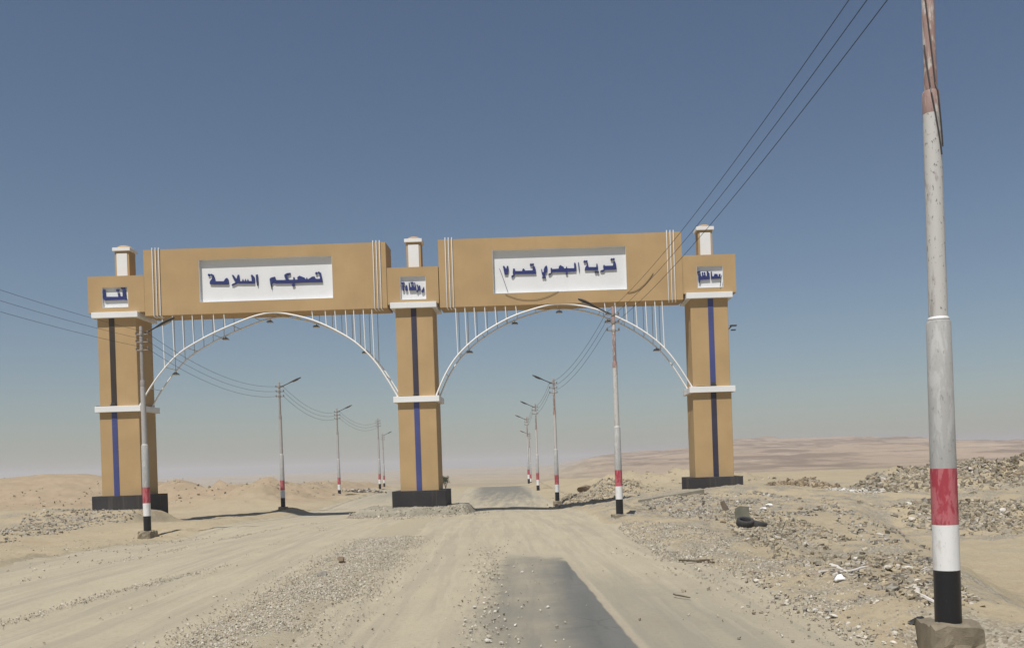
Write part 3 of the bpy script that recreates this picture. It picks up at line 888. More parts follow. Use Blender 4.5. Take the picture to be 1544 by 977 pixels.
def build_pole(label, upper):
    root = empty('street_lamp', (0, 0, 0), label, 'street lamp', 'red, white and black banded street lamp poles along the roads')
    r0, r1, r2 = .146, .098, .070
    def sec(name, z0, z1, ra, rb, m, lab=None, cap=None):
        prof = [(ra, z0), (rb, z1)] if not cap else [(ra, z0), (rb, z1 - .02), (rb - .012, z1)]
        o = MB().lathe(prof, 28).build(name, m, root, True)
        if lab: o['label'] = lab
        return o
    sec('painted_band', 0, .612, .150, .149, M['band_black'], 'black band at the foot')
    sec('painted_band', .612, 1.142, .1492, .1482, M['band_white'], 'white band')
    sec('painted_band', 1.142, 1.80, .1482, .147, M['band_red'], 'red band')
    sec('lower_tube', 1.80, 3.53, .1465, .138, M['galv'], cap=True)
    MB().lathe([(.112, 3.53), (.124, 3.532), (.118, 3.56), (.105, 3.575)], 24).build('weld_collar', M['band_white'], root, True)
    sec('middle_tube', 3.5, 5.95, .107, .099, M['white_worn'] if upper else M['pale_grey'])
    sec('middle_tube', 5.95, 6.22, .099, .0975, M['rust'] if upper else M['greytube'], 'rust red top of the middle tube' if upper else None, cap=True)
    sec('upper_tube', 6.2, 8.45, .073, .068, M['rust'] if upper else M['greytube'], cap=True)
    r_ = np.random.default_rng(4); N_ = 7
    vs, fs = [], []
    for face in range(5):           # four rough sides and a top
        for a in range(N_ + 1):
            for b in range(N_ + 1):
                u_, v_ = a / N_ * 2 - 1, b / N_
                p_ = [(u_, -1, v_), (1, u_, v_), (-u_, 1, v_), (-1, -u_, v_), (u_, v_ * 2 - 1, 1)][face]
                q_ = np.array([p_[0] * .30, p_[1] * .30, -.75 + .75 * p_[2]])
                w_ = np.array([vnoise(np.array([q_[0] * 9 + k * 7 + 40]), np.array([q_[1] * 9 + q_[2] * 7 + k * 3 + 40]))[0] - .5 for k in range(3)])
                rnd = max(0, abs(q_[0]) + abs(q_[1]) - .52) + (.6 * max(0, max(abs(q_[0]), abs(q_[1])) - .27) if p_[2] > .9 else 0)
                q_ = q_ * np.array([1 - rnd * .6, 1 - rnd * .6, 1]) + w_ * .06 + np.array([0, 0, -rnd * .5 if p_[2] > .9 else 0])
                vs.append(tuple(q_))
        o_ = face * (N_ + 1) ** 2
        fs += [(o_ + a * (N_ + 1) + b, o_ + (a + 1) * (N_ + 1) + b, o_ + (a + 1) * (N_ + 1) + b + 1, o_ + a * (N_ + 1) + b + 1) for a in range(N_) for b in range(N_)]
    MB().add(vs, fs).build('base_block', M['concrete'], root)
    # arm and lamp head point to -X
    arm = MB().tube([(-.05, 0, 8.12), (-.3, 0, 8.22), (-.75, 0, 8.42)], [.035, .032, .03], 8).build('lamp_arm', M['lampmetal'], root, True)
    hd = MB(); vs = []; fs = []
    secs = [(-.62, 8.36, .05, .035), (-.75, 8.42, .085, .05), (-.95, 8.51, .13, .075), (-1.2, 8.62, .15, .08), (-1.38, 8.70, .12, .06), (-1.46, 8.73, .05, .03)]
    n = 12
    for x, z, wy, hz in secs:
        for k in range(n):
            q = 2 * math.pi * k / n
            vs.append((x, wy * math.cos(q), z + hz * (math.sin(q) if math.sin(q) > 0 else .55 * math.sin(q))))
    for i in range(len(secs) - 1):
        for k in range(n):
            fs.append((i * n + k, i * n + (k + 1) % n, (i + 1) * n + (k + 1) % n, (i + 1) * n + k))
    fs.append(tuple(range(n))); fs.append(tuple((len(secs) - 1) * n + k for k in range(n)))
    hd.add(vs, fs)
    hdo = hd.build('lamp_head', M['lampmetal'], root, True)
    ln = MB().add([(-.93, -.085, 8.455), (-1.3, -.09, 8.605), (-1.3, .09, 8.605), (-.93, .085, 8.455), (-.95, -.06, 8.43), (-1.28, -.065, 8.575), (-1.28, .065, 8.575), (-.95, .06, 8.43)],
                  [(0, 1, 2, 3), (4, 7, 6, 5), (0, 4, 5, 1), (1, 5, 6, 2), (2, 6, 7, 3), (3, 7, 4, 0)])
    ln.build('lens', M['glass'], hdo)
    for z in (8.15, 7.83, 7.50):
        bk = MB().box(-.30, .24, -.025, .025, z - .05, z - .01).lathe([(.088, z - .075), (.088, z + .015)], 16).build('bracket', M['greytube'], root)
        for x in (-.28, .22):
            MB().lathe([(.02, z - .012), (.045, z + .01), (.028, z + .03), (.042, z + .05), (.026, z + .07), (.03, z + .10), (.01, z + .11)], 10, (x, 0)).build('insulator', M['porcelain'], bk, True)
    return root


def children_of(o):
    return [c for c in bpy.data.objects if c.parent == o]


def copy_tree(o, parent=None, skip=()):
    c = o.copy(); COL.objects.link(c)
    c.parent = parent
    for ch in children_of(o):
        if ch.name.split('.')[0] in skip: continue
        copy_tree(ch, c, skip)
    return c


protoR = build_pole('tall banded lamp pole nearest the camera at the right edge', True)
protoL = build_pole('banded lamp pole standing just in front of the left gateway pillar', False)


def pole_at(u, v, Y):
    return at(u, v, Y)


RP = [pole_at(1430, 937, 10.9), pole_at(934.5, 775, 37.8), pole_at(840.5, 755, 64.3), pole_at(811.5, 741, 89.5), pole_at(797.5, 729, 118), pole_at(800.5, 732, 147)]
LP = [None, pole_at(222.5, 800, 38.4), pole_at(427, 764, 63), pole_at(512, 748, 89.5), pole_at(573, 737, 111), pole_at(579.5, 734, 147)]
LP[0] = Vector((-15.6, 11.6, .05))
RLAB = ['tall banded lamp pole nearest the camera at the right edge', 'banded lamp pole in front of the right arch beside the rubble verge',
        'second nearest lamp pole seen through the right arch, on a concrete block', 'third lamp pole through the right arch, lamp turned left over the asphalt',
        'far lamp pole at the crest of the right road, left of its neighbours', 'farthest short lamp pole just behind the crest of the right road']
LLAB = ['banded lamp pole of the left row standing nearest, left of the picture', 'banded lamp pole standing just in front of the left gateway pillar',
        'banded lamp pole seen through the left arch, nearest of those beyond the gate', 'lamp pole in the middle of the left arch with its lamp tilted up right',
        'lampless banded pole near the middle pillar, seen through the left arch', 'farthest small lamp pole of the left row, right beside the lampless pole']
for i, p in enumerate(RP):
    o = protoR if i == 0 else copy_tree(protoR)
    o.location = p; o['label'] = RLAB[i]
    o.rotation_euler = (0, 0, [0, .25, .05, .1, .05, .1][i])
o_list = []
for i in (1, 0, 2, 3, 4, 5):
    p = LP[i]
    o = protoL if i == 1 else copy_tree(protoL, None, ('lamp_arm', 'lamp_head', 'lens') if i == 4 else ())
    o.location = p; o['label'] = LLAB[i]
    o.rotation_euler = (0, 0, math.pi + [0, -.1, .1, .1, 0, 0][i])
# two loose cables wound round the near pole
nb = protoR
wrap = []
for q0, za, zb in ((-2.4, 7.4, 5.55), (-2.7, 6.75, 5.45)):
    pts = []
    for k in range(21):
        t = k / 20; z = za + (zb - za) * t; q = q0 + 1.75 * t
        rr = (.073 if z > 6.22 else .101) + .012
        pts.append((rr * math.cos(q), rr * math.sin(q), z))
    MB().tube(pts, .009, 5).build('cable', M['lampmetal'], nb)

WG = 'overhead power wires strung between the lamp poles'
WLAB = ['top', 'middle', 'bottom']


def wire(a, b, sag, label, r=.012):
    thing_mesh(MB().tube(sagline(a, b, sag, 28), r, 5), 'power_wire', M['wire'], label, 'wire', WG, True)


def hook(p, z, side):
    return p + Vector((side, 0, z + .05))


RS = ['from the near right pole to the pole before the right arch', 'from the pole before the right arch to the next beyond', 'between the second and third poles beyond the right arch', 'between the third pole beyond the right arch and the crest pole']
LS = ['crossing the left gateway pillar from the left edge of the picture', 'from the left gateway pillar pole to the next pole behind the gate', 'between the two nearest poles seen through the left arch', 'between the middle left arch pole and the lampless pole']
for k, z in enumerate((8.15, 7.83, 7.50)):
    for i in range(4):
        wire(hook(RP[i], z, -.28), hook(RP[i + 1], z, -.28), [.42, .55, .5, .5][i], f'{WLAB[k]} wire {RS[i]}', [.006, .008, .010, .010][i])
    for i in range(4):
        wire(hook(LP[i], z, .22), hook(LP[i + 1], z, .22), [.35, .75, .8, .9][i], f'{WLAB[k]} wire {LS[i]}', [.006, .008, .010, .010][i])

# ------------------------------------------------------------------ stones
def ico(sub):
    bm = bmesh.new(); bmesh.ops.create_icosphere(bm, subdivisions=sub, radius=1)
    v = np.array([x.co[:] for x in bm.verts]); f = np.array([[x.index for x in q.verts] for q in bm.faces]); bm.free()
    return v, f


def rock_variants(n, sub, seed, rough):
    v0, f0 = ico(sub); r = np.random.default_rng(seed); out = []
    for _ in range(n):
        v = v0.copy()
        for _k in range(7):   # chop with random planes for flat broken faces
            d_ = r.normal(size=3); d_ /= np.linalg.norm(d_); lim = r.uniform(.45, .85)
            t = v @ d_; over = np.maximum(t - lim, 0)
            v = v - over[:, None] * d_
        v *= 1 + r.normal(0, rough, (len(v), 1))
        v *= np.array([r.uniform(.8, 1.25), r.uniform(.65, 1.0), r.uniform(.4, .75)])
        out.append(v)
    return out, f0


def block_variants(n, seed):
    r = np.random.default_rng(seed); out = []
    c = np.array([(x, y, z) for z in (-1, 1) for y in (-1, 1) for x in (-1, 1)], float)
    f = np.array([(0, 2, 3), (0, 3, 1), (4, 5, 7), (4, 7, 6), (0, 1, 5), (0, 5, 4), (2, 6, 7), (2, 7, 3), (0, 4, 6), (0, 6, 2), (1, 3, 7), (1, 7, 5)])
    for k in range(n):
        v = c * .62 * (1 + r.normal(0, .17, c.shape)) + r.normal(0, .12, c.shape)
        v *= np.array([r.uniform(.8, 1.5), r.uniform(.5, 1.05), r.uniform(.22, .8)])
        out.append(v)
    return out, f


RV_B, RF_B = block_variants(16, 5)
RV_S, RF_S = rock_variants(10, 1, 21, .06)      # subdivision 1 = 20 faces
RV_M, RF_M = rock_variants(10, 2, 22, .05)      # 80 faces


def sample_poly(poly, n):
    poly = np.array([(p[0], p[1]) for p in poly]); lo = poly.min(0); hi = poly.max(0); out = np.zeros((0, 2))
    while len(out) < n:
        q = lo + rng.random((n * 2, 2)) * (hi - lo)
        ins = np.zeros(len(q), bool); j = len(poly) - 1
        for i in range(len(poly)):
            xi, yi = poly[i]; xj, yj = poly[j]
            c = ((yi > q[:, 1]) != (yj > q[:, 1])) & (q[:, 0] < (xj - xi) * (q[:, 1] - yi) / (yj - yi + 1e-12) + xi)
            ins ^= c; j = i
        out = np.vstack([out, q[ins]])
    return out[:n]


PAL = {
    'gravel': [(.44, .40, .335), (.36, .325, .27), (.50, .46, .39), (.28, .25, .21), (.39, .34, .255), (.58, .55, .48)],
    'rubble': [(.29, .255, .195), (.20, .18, .15), (.34, .295, .215), (.38, .335, .25), (.33, .28, .2), (.16, .14, .11), (.33, .275, .19), (.25, .225, .18), (.31, .285, .235), (.36, .305, .21), (.45, .42, .375)],
    'grey': [(.30, .265, .20), (.34, .29, .21), (.17, .165, .155), (.22, .212, .195), (.28, .265, .24), (.12, .115, .105), (.36, .345, .31), (.46, .44, .405)],
    'earth': [(.27, .20, .13), (.23, .17, .11), (.32, .245, .16), (.18, .14, .10)],
    'white': [(.62, .60, .56), (.52, .50, .45), (.40, .38, .34), (.68, .67, .64)],
}


def scatter(name, xy, smin, smax, pal, cap=.35, mesh='S', clump=0, bias=0.0, zfun=None, power=2.2, flat=1.0):
    V0, F0 = {'S': (RV_S, RF_S), 'B': (RV_B, RF_B)}[mesh]
    xy = np.asarray(xy)
    if clump:
        keep = fbm(xy[:, 0] * clump + 3, xy[:, 1] * clump, 3) + rng.normal(0, .25, len(xy)) > bias
        xy = xy[keep]
    n = len(xy)
    sz = smin + (smax - smin) * rng.random(n) ** power
    z = (zfun or ground_z)(xy[:, 0], xy[:, 1])
    vi = rng.integers(0, len(V0), n)
    proud = np.where(rng.random(n) < .3, 1.7, 1.0) if mesh == 'B' else np.ones(n)
    ang = rng.random(n) * 2 * math.pi; tl = rng.normal(0, .35 if mesh == 'S' else .30, (n, 2))
    base = np.stack(V0)[vi] * sz[:, None, None]
    base[:, :, 2] *= flat * proud[:, None]
    ca, sa = np.cos(ang)[:, None], np.sin(ang)[:, None]
    x = base[:, :, 0] * ca - base[:, :, 1] * sa; y = base[:, :, 0] * sa + base[:, :, 1] * ca
    zz = base[:, :, 2] + x * tl[:, :1] + y * tl[:, 1:]
    V = np.stack([x + xy[:, 0:1], y + xy[:, 1:2], zz + (z + sz * cap * (.6 if mesh == 'S' else .35) * flat)[:, None]], -1)
    k = V.shape[1]
    F = (F0[None] + (np.arange(n) * k)[:, None, None]).reshape(-1, 3)
    o = np_mesh(name, V.reshape(-1, 3), F, M['stone'], False)
    P_ = np.array(PAL[pal]); c = P_[rng.integers(0, len(P_), n)] * rng.uniform(.85, 1.15, (n, 1))
    col = np.ones((n, k, 4), np.float32); col[:, :, :3] = c[:, None]
    a = o.data.attributes.new('tint', 'FLOAT_COLOR', 'POINT'); a.data.foreach_set('color', col.ravel())
    return o


def stuff(o, label, cat):
    return tag(o, label, cat, None, 'stuff')


def strip(sc, sd, y0, y1, n):
    y = y0 + (y1 - y0) * rng.random(n); s = sc + rng.normal(0, 1, n) * sd
    return np.stack([s - LEAN * y, y], -1)


def along(px, n, wid):
    """points jittered about a line over the ground, given by photograph pixels"""
    P = [hit(*p) for p in px]; L = [0]
    for a, b in zip(P, P[1:]): L.append(L[-1] + (b - a).length)
    t = rng.random(n) * L[-1]
    x = np.interp(t, L, [p.x for p in P]); y = np.interp(t, L, [p.y for p in P])
    return np.stack([x + rng.normal(0, wid, n), y + rng.normal(0, wid * 1.5, n)], -1)


stuff(scatter('gravel_strip', strip(-3.25, .55, 8, 30.5, 46000), .007, .026, 'gravel', clump=.6, bias=-.22), 'strip of pale loose gravel between the two roads', 'gravel')
stuff(scatter('gravel_strip', np.vstack([strip(-.12, .20, 10, 25, 700), strip(.1, .5, 10, 28, 260)]), .007, .034, 'gravel'), 'loose stones along the left edge of the bare asphalt', 'gravel')
stuff(scatter('gravel_strip', np.vstack([along([(0, 942), (170, 893), (350, 850)], 1600, .14), along([(40, 977), (215, 908), (330, 858), (470, 795)], 420, .09)]), .006, .026, 'gravel', clump=1.0, bias=-.1),
      'thin lines of stones left between wheel tracks on the left road', 'gravel')
stuff(scatter('gravel_strip', np.vstack([along([(0, 882), (120, 858), (250, 832), (400, 800), (480, 788)], 1300, .18), along([(440, 795), (480, 793), (490, 800)], 120, .12)]), .007, .030, 'gravel', clump=.6),
      'gravel edging the far side of the left road', 'gravel')
W = lambda px: [hit(*p) for p in px]
sh = [(1010, 846), (1050, 845), (1140, 880), (1230, 940), (1300, 977), (1420, 977), (1390, 940), (1300, 890), (1180, 850), (1080, 800), (940, 785), (930, 800)]
stuff(scatter('loose_pebbles', np.vstack([sample_poly(W(sh), 12000), strip(5.3, .8, 9, 24, 9000)]), .006, .034, 'gravel', mesh='B', clump=.6), 'loose pebbles over the sandy right shoulder', 'gravel')
sl = [(1080, 770), (1200, 780), (1300, 815), (1400, 845), (1480, 900), (1480, 945), (1390, 915), (1300, 880), (1200, 850), (1120, 815)]
stuff(scatter('rubble_slope', sample_poly(W(sl), 17000), .010, .085, 'rubble', clump=.28, bias=.22, mesh='B', power=2.0), 'broken rubble spilling down the slope behind the near pole', 'rubble')
sl2 = [(1240, 745), (1300, 775), (1360, 805), (1420, 842), (1450, 870), (1440, 880), (1380, 850), (1300, 815), (1230, 765)]
stuff(scatter('rubble_slope', sample_poly(W(sl2), 4500), .02, .10, 'grey', clump=.3, bias=.1, mesh='B'), 'line of grey rubble down the edge of the low yard', 'rubble')
yd = strip(0, 1, 0, 1, 1)
bank1 = np.stack([rng.uniform(14.5, 34, 15000), rng.normal(39.6, 1.9, 15000)], -1)
stuff(scatter('rubble_bank', bank1, .03, .17, 'rubble', clump=.35, mesh='B'), 'low bank of grey rubble across the back of the yard', 'rubble')
bank2 = np.stack([rng.uniform(17.0, 34, 16000), rng.normal(53.4, 2.0, 16000)], -1)
stuff(scatter('rubble_bank', bank2, .035, .19, 'rubble', clump=.16, mesh='B'), 'taller bank of grey and pale rubble below the hills', 'rubble')
stuff(scatter('rubble_pile', np.stack([rng.normal(16.6, 1.7, 900), rng.normal(61.5, 1.3, 900)], -1), 0.035, 0.182, 'earth', mesh='B'), 'brown earth and rubble pile behind the right gateway pillar', 'rubble')
stuff(scatter('rubble_pile', np.stack([rng.normal(17.2, .45, 420), rng.normal(51.6, 1.0, 420)], -1), 0.035, 0.182, 'white', mesh='B'), 'heap of white rubble at the left end of the taller bank', 'rubble')
stuff(scatter('rubble_pile', np.stack([rng.normal(30.5, 2.5, 900), rng.normal(53.0, 1.8, 900)], -1), 0.042, 0.245, 'earth', mesh='B'), 'brown earth heap at the right end of the bank', 'rubble')
stuff(scatter('rubble_pile', np.vstack([np.stack([rng.normal(4.6, 1.6, 900), rng.normal(67.5, 2.2, 900)], -1), np.stack([rng.normal(2.2, .9, 250), rng.normal(66, 2, 250)], -1)]), 0.028, 0.154, 'rubble', mesh='B'), 'stony pile beyond the right arch behind the lamp pole', 'rubble')
pr = [(960, 752), (1130, 742), (1260, 752), (1240, 775), (1150, 790), (1060, 785), (985, 770)]
stuff(scatter('rubble_patch', sample_poly(W(pr), 11000), 0.017, 0.098, 'grey', mesh='B', clump=.33, bias=.18), 'grey rubble spread before the right gateway plinth', 'rubble')
lf = [(0, 800), (40, 770), (140, 768), (225, 772), (200, 782), (130, 795), (40, 815), (0, 820)]
stuff(scatter('rubble_patch', sample_poly(W(lf), 3600), 0.014, 0.091, 'grey', mesh='B', clump=.35), 'grey rubble patch in front of the left gateway plinth', 'rubble')
lf2 = [(0, 815), (100, 800), (210, 805), (300, 800), (380, 790), (200, 840), (0, 870)]
stuff(scatter('loose_pebbles', sample_poly(W(lf2), 1800), .008, .04, 'gravel', clump=.6), 'scattered pebbles on the left sandy verge', 'gravel')
def island_z(x, y):
    i_ = np.clip(np.round((x + 11.8) / 8.1 * 109).astype(int), 0, 109); j_ = np.clip(np.round((y - 51.2) / 7.2 * 59).astype(int), 0, 59)
    ins = (x > -11.8) & (x < -3.7) & (y > 51.2) & (y < 58.4)
    return np.maximum(ground_z(x, y), np.where(ins, iz[j_, i_], -9))


isl = [(520, 773), (590, 772), (715, 769), (745, 772), (640, 783), (530, 782)]
stuff(scatter('rubble_patch', np.vstack([sample_poly(W(isl), 700), np.stack([rng.uniform(-11.2, -4.3, 2200), rng.normal(52.0, .40, 2200)], -1)[:1000], np.stack([rng.normal(-5.4, .7, 500), rng.normal(52.6, .5, 500)], -1)[:260]]), .010, .065, 'gravel', mesh='B', zfun=island_z), 'crumbled rubble along the front of the middle island', 'rubble')
stuff(scatter('berm_debris', np.vstack([strip(-20.5, 2.4, 76, 118, 900), np.stack([rng.normal(-34, 4, 300), rng.normal(85, 3, 300)], -1)]), 0.028, 0.154, 'rubble', mesh='B', clump=.25), 'scattered debris over the berm beyond the left arch', 'rubble')
stuff(scatter('berm_debris', np.stack([rng.normal(-46, 9, 600), rng.normal(86, 4, 600)], -1), 0.035, 0.154, 'rubble', mesh='B', clump=.2), 'scattered debris on the dunes behind the left pillar', 'rubble')
stuff(scatter('berm_debris', np.stack([rng.uniform(4, 20, 700), rng.normal(80, 8, 700)], -1), 0.028, 0.175, 'rubble', mesh='B', clump=.2), 'scattered debris on the sand between right arch and hills', 'rubble')

# single stones one can point at
def rock_mesh(k, m):
    key = (k, m)
    if key not in rock_cache:
        me = bpy.data.meshes.new('stone'); me.from_pydata([tuple(v) for v in RV_M[k]], [], [tuple(f) for f in RF_M]); me.materials.append(M[m]); rock_cache[key] = me
    return rock_cache[key]


rock_cache = {}


def stone(x, y, size, m, label, group=None, k=None, name='stone', sink=.35):
    k = random.randrange(10) if k is None else k
    o = bpy.data.objects.new(name, rock_mesh(k, m)); COL.objects.link(o)
    o.location = (x, y, float(ground_z(x, y)) + size * .5 * (1 - sink) - .01)
    o.scale = (size,) * 3
    o.rotation_euler = (random.uniform(-.3, .3), random.uniform(-.3, .3), random.uniform(0, 6.28))
    return tag(o, label, name, group)


p = hit(514, 848); stone(p.x, p.y, .15, 'st_brown', 'brown fist-like rock standing up from the gravel strip between the roads', k=2, sink=.0, name='rock')
p = hit(486, 868); stone(p.x, p.y, .12, 'st_grey', 'grey flat rock just below the brown one on the gravel strip', k=4, name='rock')
for (u, v, sz), lab in zip([(737, 967, .055), (716, 915, .042), (827, 915, .036), (777, 942, .034), (710, 953, .036), (787, 862, .034)],
                           ['largest white stone at the lower left of the bare asphalt', 'white stone on the left edge of the bare asphalt', 'lone white stone in the middle of the bare asphalt strip',
                            'small pale stone below the middle of the bare asphalt', 'pale stone on the sand just left of the asphalt edge', 'small pale stone at the upper end of the bare asphalt']):
    p = hit(u, v); stone(p.x, p.y, sz, 'st_white', lab)
HUE = {'st_grey': 'grey', 'st_pale': 'pale', 'st_brown': 'brown', 'st_white': 'whitish', 'rag': 'white'}


def strew(pts, lo, hi, mats, label, group, name):
    for q in pts:
        m_ = random.choice(mats)
        stone(q[0], q[1], random.uniform(lo, hi), m_, label % HUE[m_], group, name=name)


strew(sample_poly(W([(1300, 850), (1400, 855), (1500, 915), (1490, 935), (1420, 920), (1330, 890)]), 40), .05, .11, ['st_grey', 'st_grey', 'st_pale', 'st_brown'],
      '%s angular rubble block on the slope around the foot of the near striped pole', 'angular rubble blocks on the slope behind the near pole', 'rubble_block')
strew(sample_poly(W([(1080, 860), (1130, 860), (1300, 935), (1390, 975), (1310, 975), (1190, 915)]), 25), .03, .065, ['st_pale', 'st_pale', 'st_grey', 'st_white'],
      '%s stone lying on the sandy shoulder along the right road edge', 'stones on the right shoulder', 'stone')
strew(np.stack([rng.uniform(15, 30, 32), rng.normal(38.4, 1.2, 32)], -1), .12, .24, ['st_grey', 'st_pale', 'st_grey', 'st_white'],
      '%s larger rubble chunk in the low bank behind the yard', 'larger chunks in the rubble bank across the yard', 'rubble_block')
strew(sample_poly(W([(1000, 762), (1130, 752), (1240, 765), (1150, 795), (1040, 790)]), 28), .07, .15, ['st_grey', 'st_brown', 'st_grey', 'st_pale'],
      '%s rubble chunk on the ground before the right gateway plinth', 'rubble chunks before the right gateway plinth', 'rubble_block')
p = hit(884, 752); stone(p.x, p.y + 3, .55, 'st_brown', 'dark brown boulder on the stony pile beyond the right arch', k=1, name='rock', sink=.55)
for u, v, sz, lab in [(1152, 769, .16, 'white lump of debris left of its twin above the tyres'), (1161, 764, .18, 'white lump of debris right of its twin above the tyres')]:
    p = hit(u, v); stone(p.x, p.y, sz, 'rag', lab, name='debris_lump')
p = hit(1291, 845); stone(p.x, p.y, .1, 'st_white', 'white stone on the sandy slope left of the near pole')
p = hit(1395, 962)
for u, v, sz, lab in [(1455, 967, .12, 'pale rock against the right side of the near pole base block'), (1474, 958, .10, 'pale rock a little right of the near pole base block')]:
    p = hit(u, v); stone(p.x, p.y, sz, 'st_pale', lab, name='rock')

# tyres
def tyre(loc, rot, label, rad=.33, w=.20):
    mb = MB(); prof = [(.62, -.40), (.66, -.50), (.86, -.52), (.96, -.44), (1.0, -.28), (1.0, .28), (.96, .44), (.86, .52), (.66, .50), (.62, .40), (.64, .0)]
    n = 36; vs = []; fs = []
    for k in range(n):
        q = 2 * math.pi * k / n
        for r, z in prof:
            rr = r * rad * (1 - (.018 if (k % 2 and r > .95) else 0))
            vs.append((rr * math.cos(q), rr * math.sin(q), z * w))
    m_ = len(prof)
    for k in range(n):
        for j in range(m_):
            fs.append((k * m_ + j, ((k + 1) % n) * m_ + j, ((k + 1) % n) * m_ + (j + 1) % m_, k * m_ + (j + 1) % m_))
    mb.add(vs, fs)
    o = mb.build('tyre', M['rubber'], None, True)
    o.location = loc; o.rotation_euler = rot
    return tag(o, label, 'tyre', 'old tyres dumped on the rubble')


p = hit(1124, 797)
tyre((p.x, p.y, p.z + .19), (.30, .06, 0), 'worn black tyre lying on top at the front of the rubble patch', .27, .21)
p2 = hit(1141, 796)
tyre((p2.x + .12, p2.y + .20, p2.z + .07), (.1, .25, .5), 'half buried tyre just right of the front tyre', .27, .2)
p3 = hit(1124, 785)
bd = MB().add([(-.34, 0, -.05), (.30, .05, -.05), (.34, .22, .50), (-.06, .26, .54), (-.30, .2, .44), (-.34, .05, -.05), (.30, .10, -.05), (.34, .27, .50), (-.06, .31, .54), (-.30, .25, .44)],
              [(0, 1, 2, 3, 4), (9, 8, 7, 6, 5), (0, 5, 6, 1), (1, 6, 7, 2), (2, 7, 8, 3), (3, 8, 9, 4), (4, 9, 5, 0)])
bo = bd.build('scrap_board', M['board']); bo.location = (p3.x, p3.y + .35, p3.z); bo.scale = (.72, .8, .8); tag(bo, 'grey scrap board leaning up behind the old tyres', 'board')
p4 = hit(1094, 770)
bd = MB().add([(-.1, 0, 0), (.2, 0, -.02), (-.02, .15, .42), (-.18, .15, .36), (-.1, .04, 0), (.2, .04, -.02), (-.02, .19, .42), (-.18, .19, .36)],
              [(0, 1, 2, 3), (7, 6, 5, 4), (0, 4, 5, 1), (1, 5, 6, 2), (2, 6, 7, 3), (3, 7, 4, 0)])
bo = bd.build('scrap_board', M['stick']); bo.location = p4; tag(bo, 'small dark brown scrap board tilted on the rubble left of the tyres', 'board')

# planks and sticks
def stick(pa, pb, r, m, label, name='stick', cat='stick', group=None, lift=.02, wob=.01):
    a, b = hit(*pa), hit(*pb)
    a.z += lift; b.z += lift
    pts = [a.lerp(b, k / 5) + Vector((random.uniform(-wob, wob), random.uniform(-wob, wob), random.uniform(0, wob))) for k in range(6)]
    return thing_mesh(MB().tube(pts, [r, r * .95, r, r * .9, r * .85, r * .6], 6), name, M[m], label, cat, group)


stick((1024, 846), (1078, 849), .022, 'stick', 'dark stick lying front of a pair at the right road edge')
stick((1050, 847), (1076, 845), .018, 'stick', 'shorter dark stick behind the other at the right road edge')
stick((1016, 899), (1040, 903), .013, 'stick', 'short dark stick on the dusty right lane', wob=.02)
for i, (a, b, lab) in enumerate([((1238, 871), (1285, 862), 'longest'), ((1250, 860), (1280, 872), 'upper crossing'), ((1258, 878), (1310, 866), 'right hand'), ((1255, 868), (1272, 880), 'short steep')]):
    stick(a, b, .022, 'pale_stick', f'{lab} bleached branch of the white brushwood heap on the slope', 'branch', 'branch', 'bleached branches on the rubble slope', .06 + .03 * i, .03)
p = hit(1268, 876); stone(p.x, p.y, .12, 'rag', 'crumpled white scrap under the bleached branches on the slope', name='scrap')
stick((1382, 897), (1412, 912), .03, 'pale_stick', 'pale plank end sticking out left of the near pole foot', 'plank', 'plank')
a = hit(1178, 807)
thing_mesh(MB().tube([a + Vector((-.25, 0, .03)), a + Vector((0, 0, .05)), a + Vector((.06, .02, .18)), a + Vector((.14, .05, .36))], .008, 5), 'bent_wire', M['wire'], 'thin bent wire standing out of the sand right of the tyres', 'wire')
p = hit(1383, 942)
mbv = MB()
v_, f_ = RV_M[3], RF_M
mbv.add([(p.x + .13 * a_[0], p.y + .10 * a_[1], p.z + .02 + .11 * max(a_[2], -.2) + .04 * a_[0]) for a_ in v_], [tuple(q) for q in f_])
thing_mesh(mbv, 'black_wad', M['blackwad'], 'crumpled black bag left of the near pole base block', 'wad')  # small crumpled black shape set beside the base block

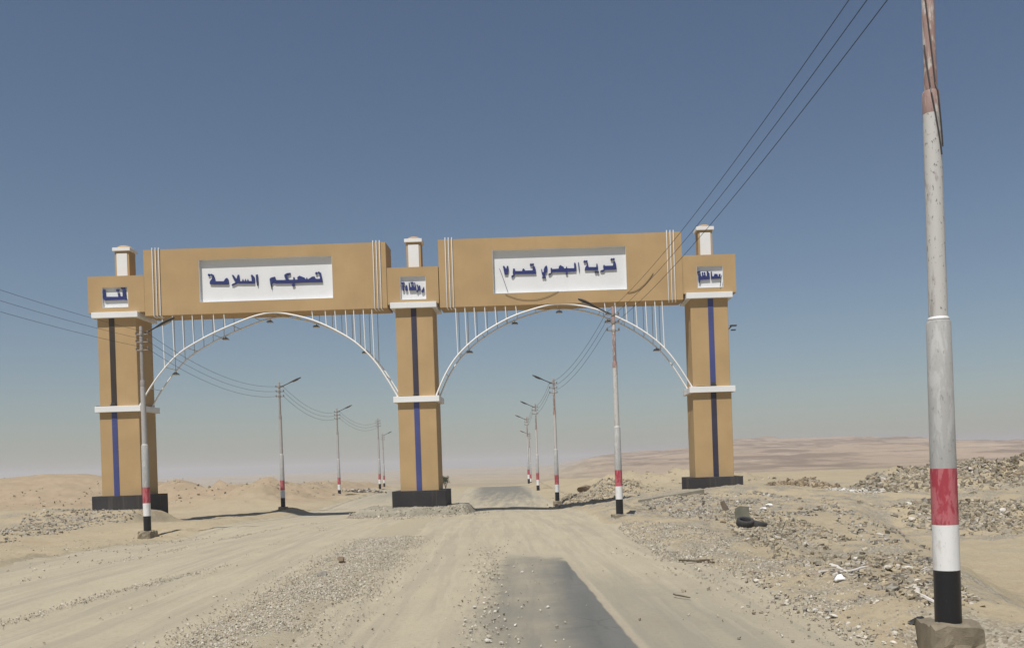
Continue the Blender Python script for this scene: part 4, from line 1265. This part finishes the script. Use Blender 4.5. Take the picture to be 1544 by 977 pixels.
# far bush in the median
def bush(loc, h, w, label):
    root = empty('desert_bush', loc, label, 'bush')
    m, nt, pr_ = mat('bush_leaf', .8)
    g = G(nt); g.L.new(g.mix(g.noise(g.obj(), 3, 3), (.028, .040, .016), (.075, .085, .035)), pr_.inputs["Base Color"])
    r = np.random.default_rng(31); vs = []; fs = []
    cl = [(r.normal(0, .28) * w, r.normal(0, .28) * w, h * r.uniform(.35, .9)) for _ in range(26)]
    for c in cl:
        for _ in range(46):
            q = np.array(c) + r.normal(0, .085 * w, 3)
            a_, b_ = r.normal(size=3), r.normal(size=3)
            a_ /= np.linalg.norm(a_); b_ -= a_ * (a_ @ b_); b_ /= np.linalg.norm(b_); k = len(vs)
            l = r.uniform(.04, .085)
            vs += [tuple(q - a_ * l), tuple(q + b_ * l * .4), tuple(q + a_ * l), tuple(q - b_ * l * .4)]
            fs.append((k, k + 1, k + 2, k + 3))
    mb = MB(); mb.add(vs, fs)
    tag(mb.build('crown', m, root), kind='stuff')
    for i in range(5):
        q = 2 * math.pi * i / 5
        MB().tube([(0, 0, -.1), (.08 * w * math.cos(q), .08 * w * math.sin(q), h * .25), (.3 * w * math.cos(q), .3 * w * math.sin(q), h * .7)], [.035, .025, .012], 6).build('stem', M['stick'], root)
    return root


p = at(672, 735, 112)
bush((p.x, p.y, float(ground_z(p.x, p.y))), 1.5, 1.25, 'small dark green bush beside the road right of the middle pillar')
p = hit(549, 742)
bd = scatter('brush_heap', np.stack([rng.normal(p.x, .9, 160), rng.normal(p.y, .5, 160)], -1), .05, .3, 'grey', cap=1.2)
stuff(bd, 'small dark heap on the berm right of the middle left pole', 'rubble')

# ------------------------------------------------------------------ haze
hz = MB().box(-2300, 2300, -40, 4400, -30, 42)
hm = bpy.data.materials.new('dust_haze'); hm.use_nodes = True
nt = hm.node_tree
for n in list(nt.nodes):
    if n.type != 'OUTPUT_MATERIAL': nt.nodes.remove(n)
pv = nt.nodes.new('ShaderNodeVolumePrincipled')
pv.inputs['Color'].default_value = (.87, .88, .92, 1)
pv.inputs['Density'].default_value = .00044
pv.inputs['Anisotropy'].default_value = .2
nt.links.new(pv.outputs[0], [n for n in nt.nodes if n.type == 'OUTPUT_MATERIAL'][0].inputs['Volume'])
ho = hz.build('haze', hm)
tag(ho, 'pale dust haze over the whole desert', 'haze', None, 'stuff')
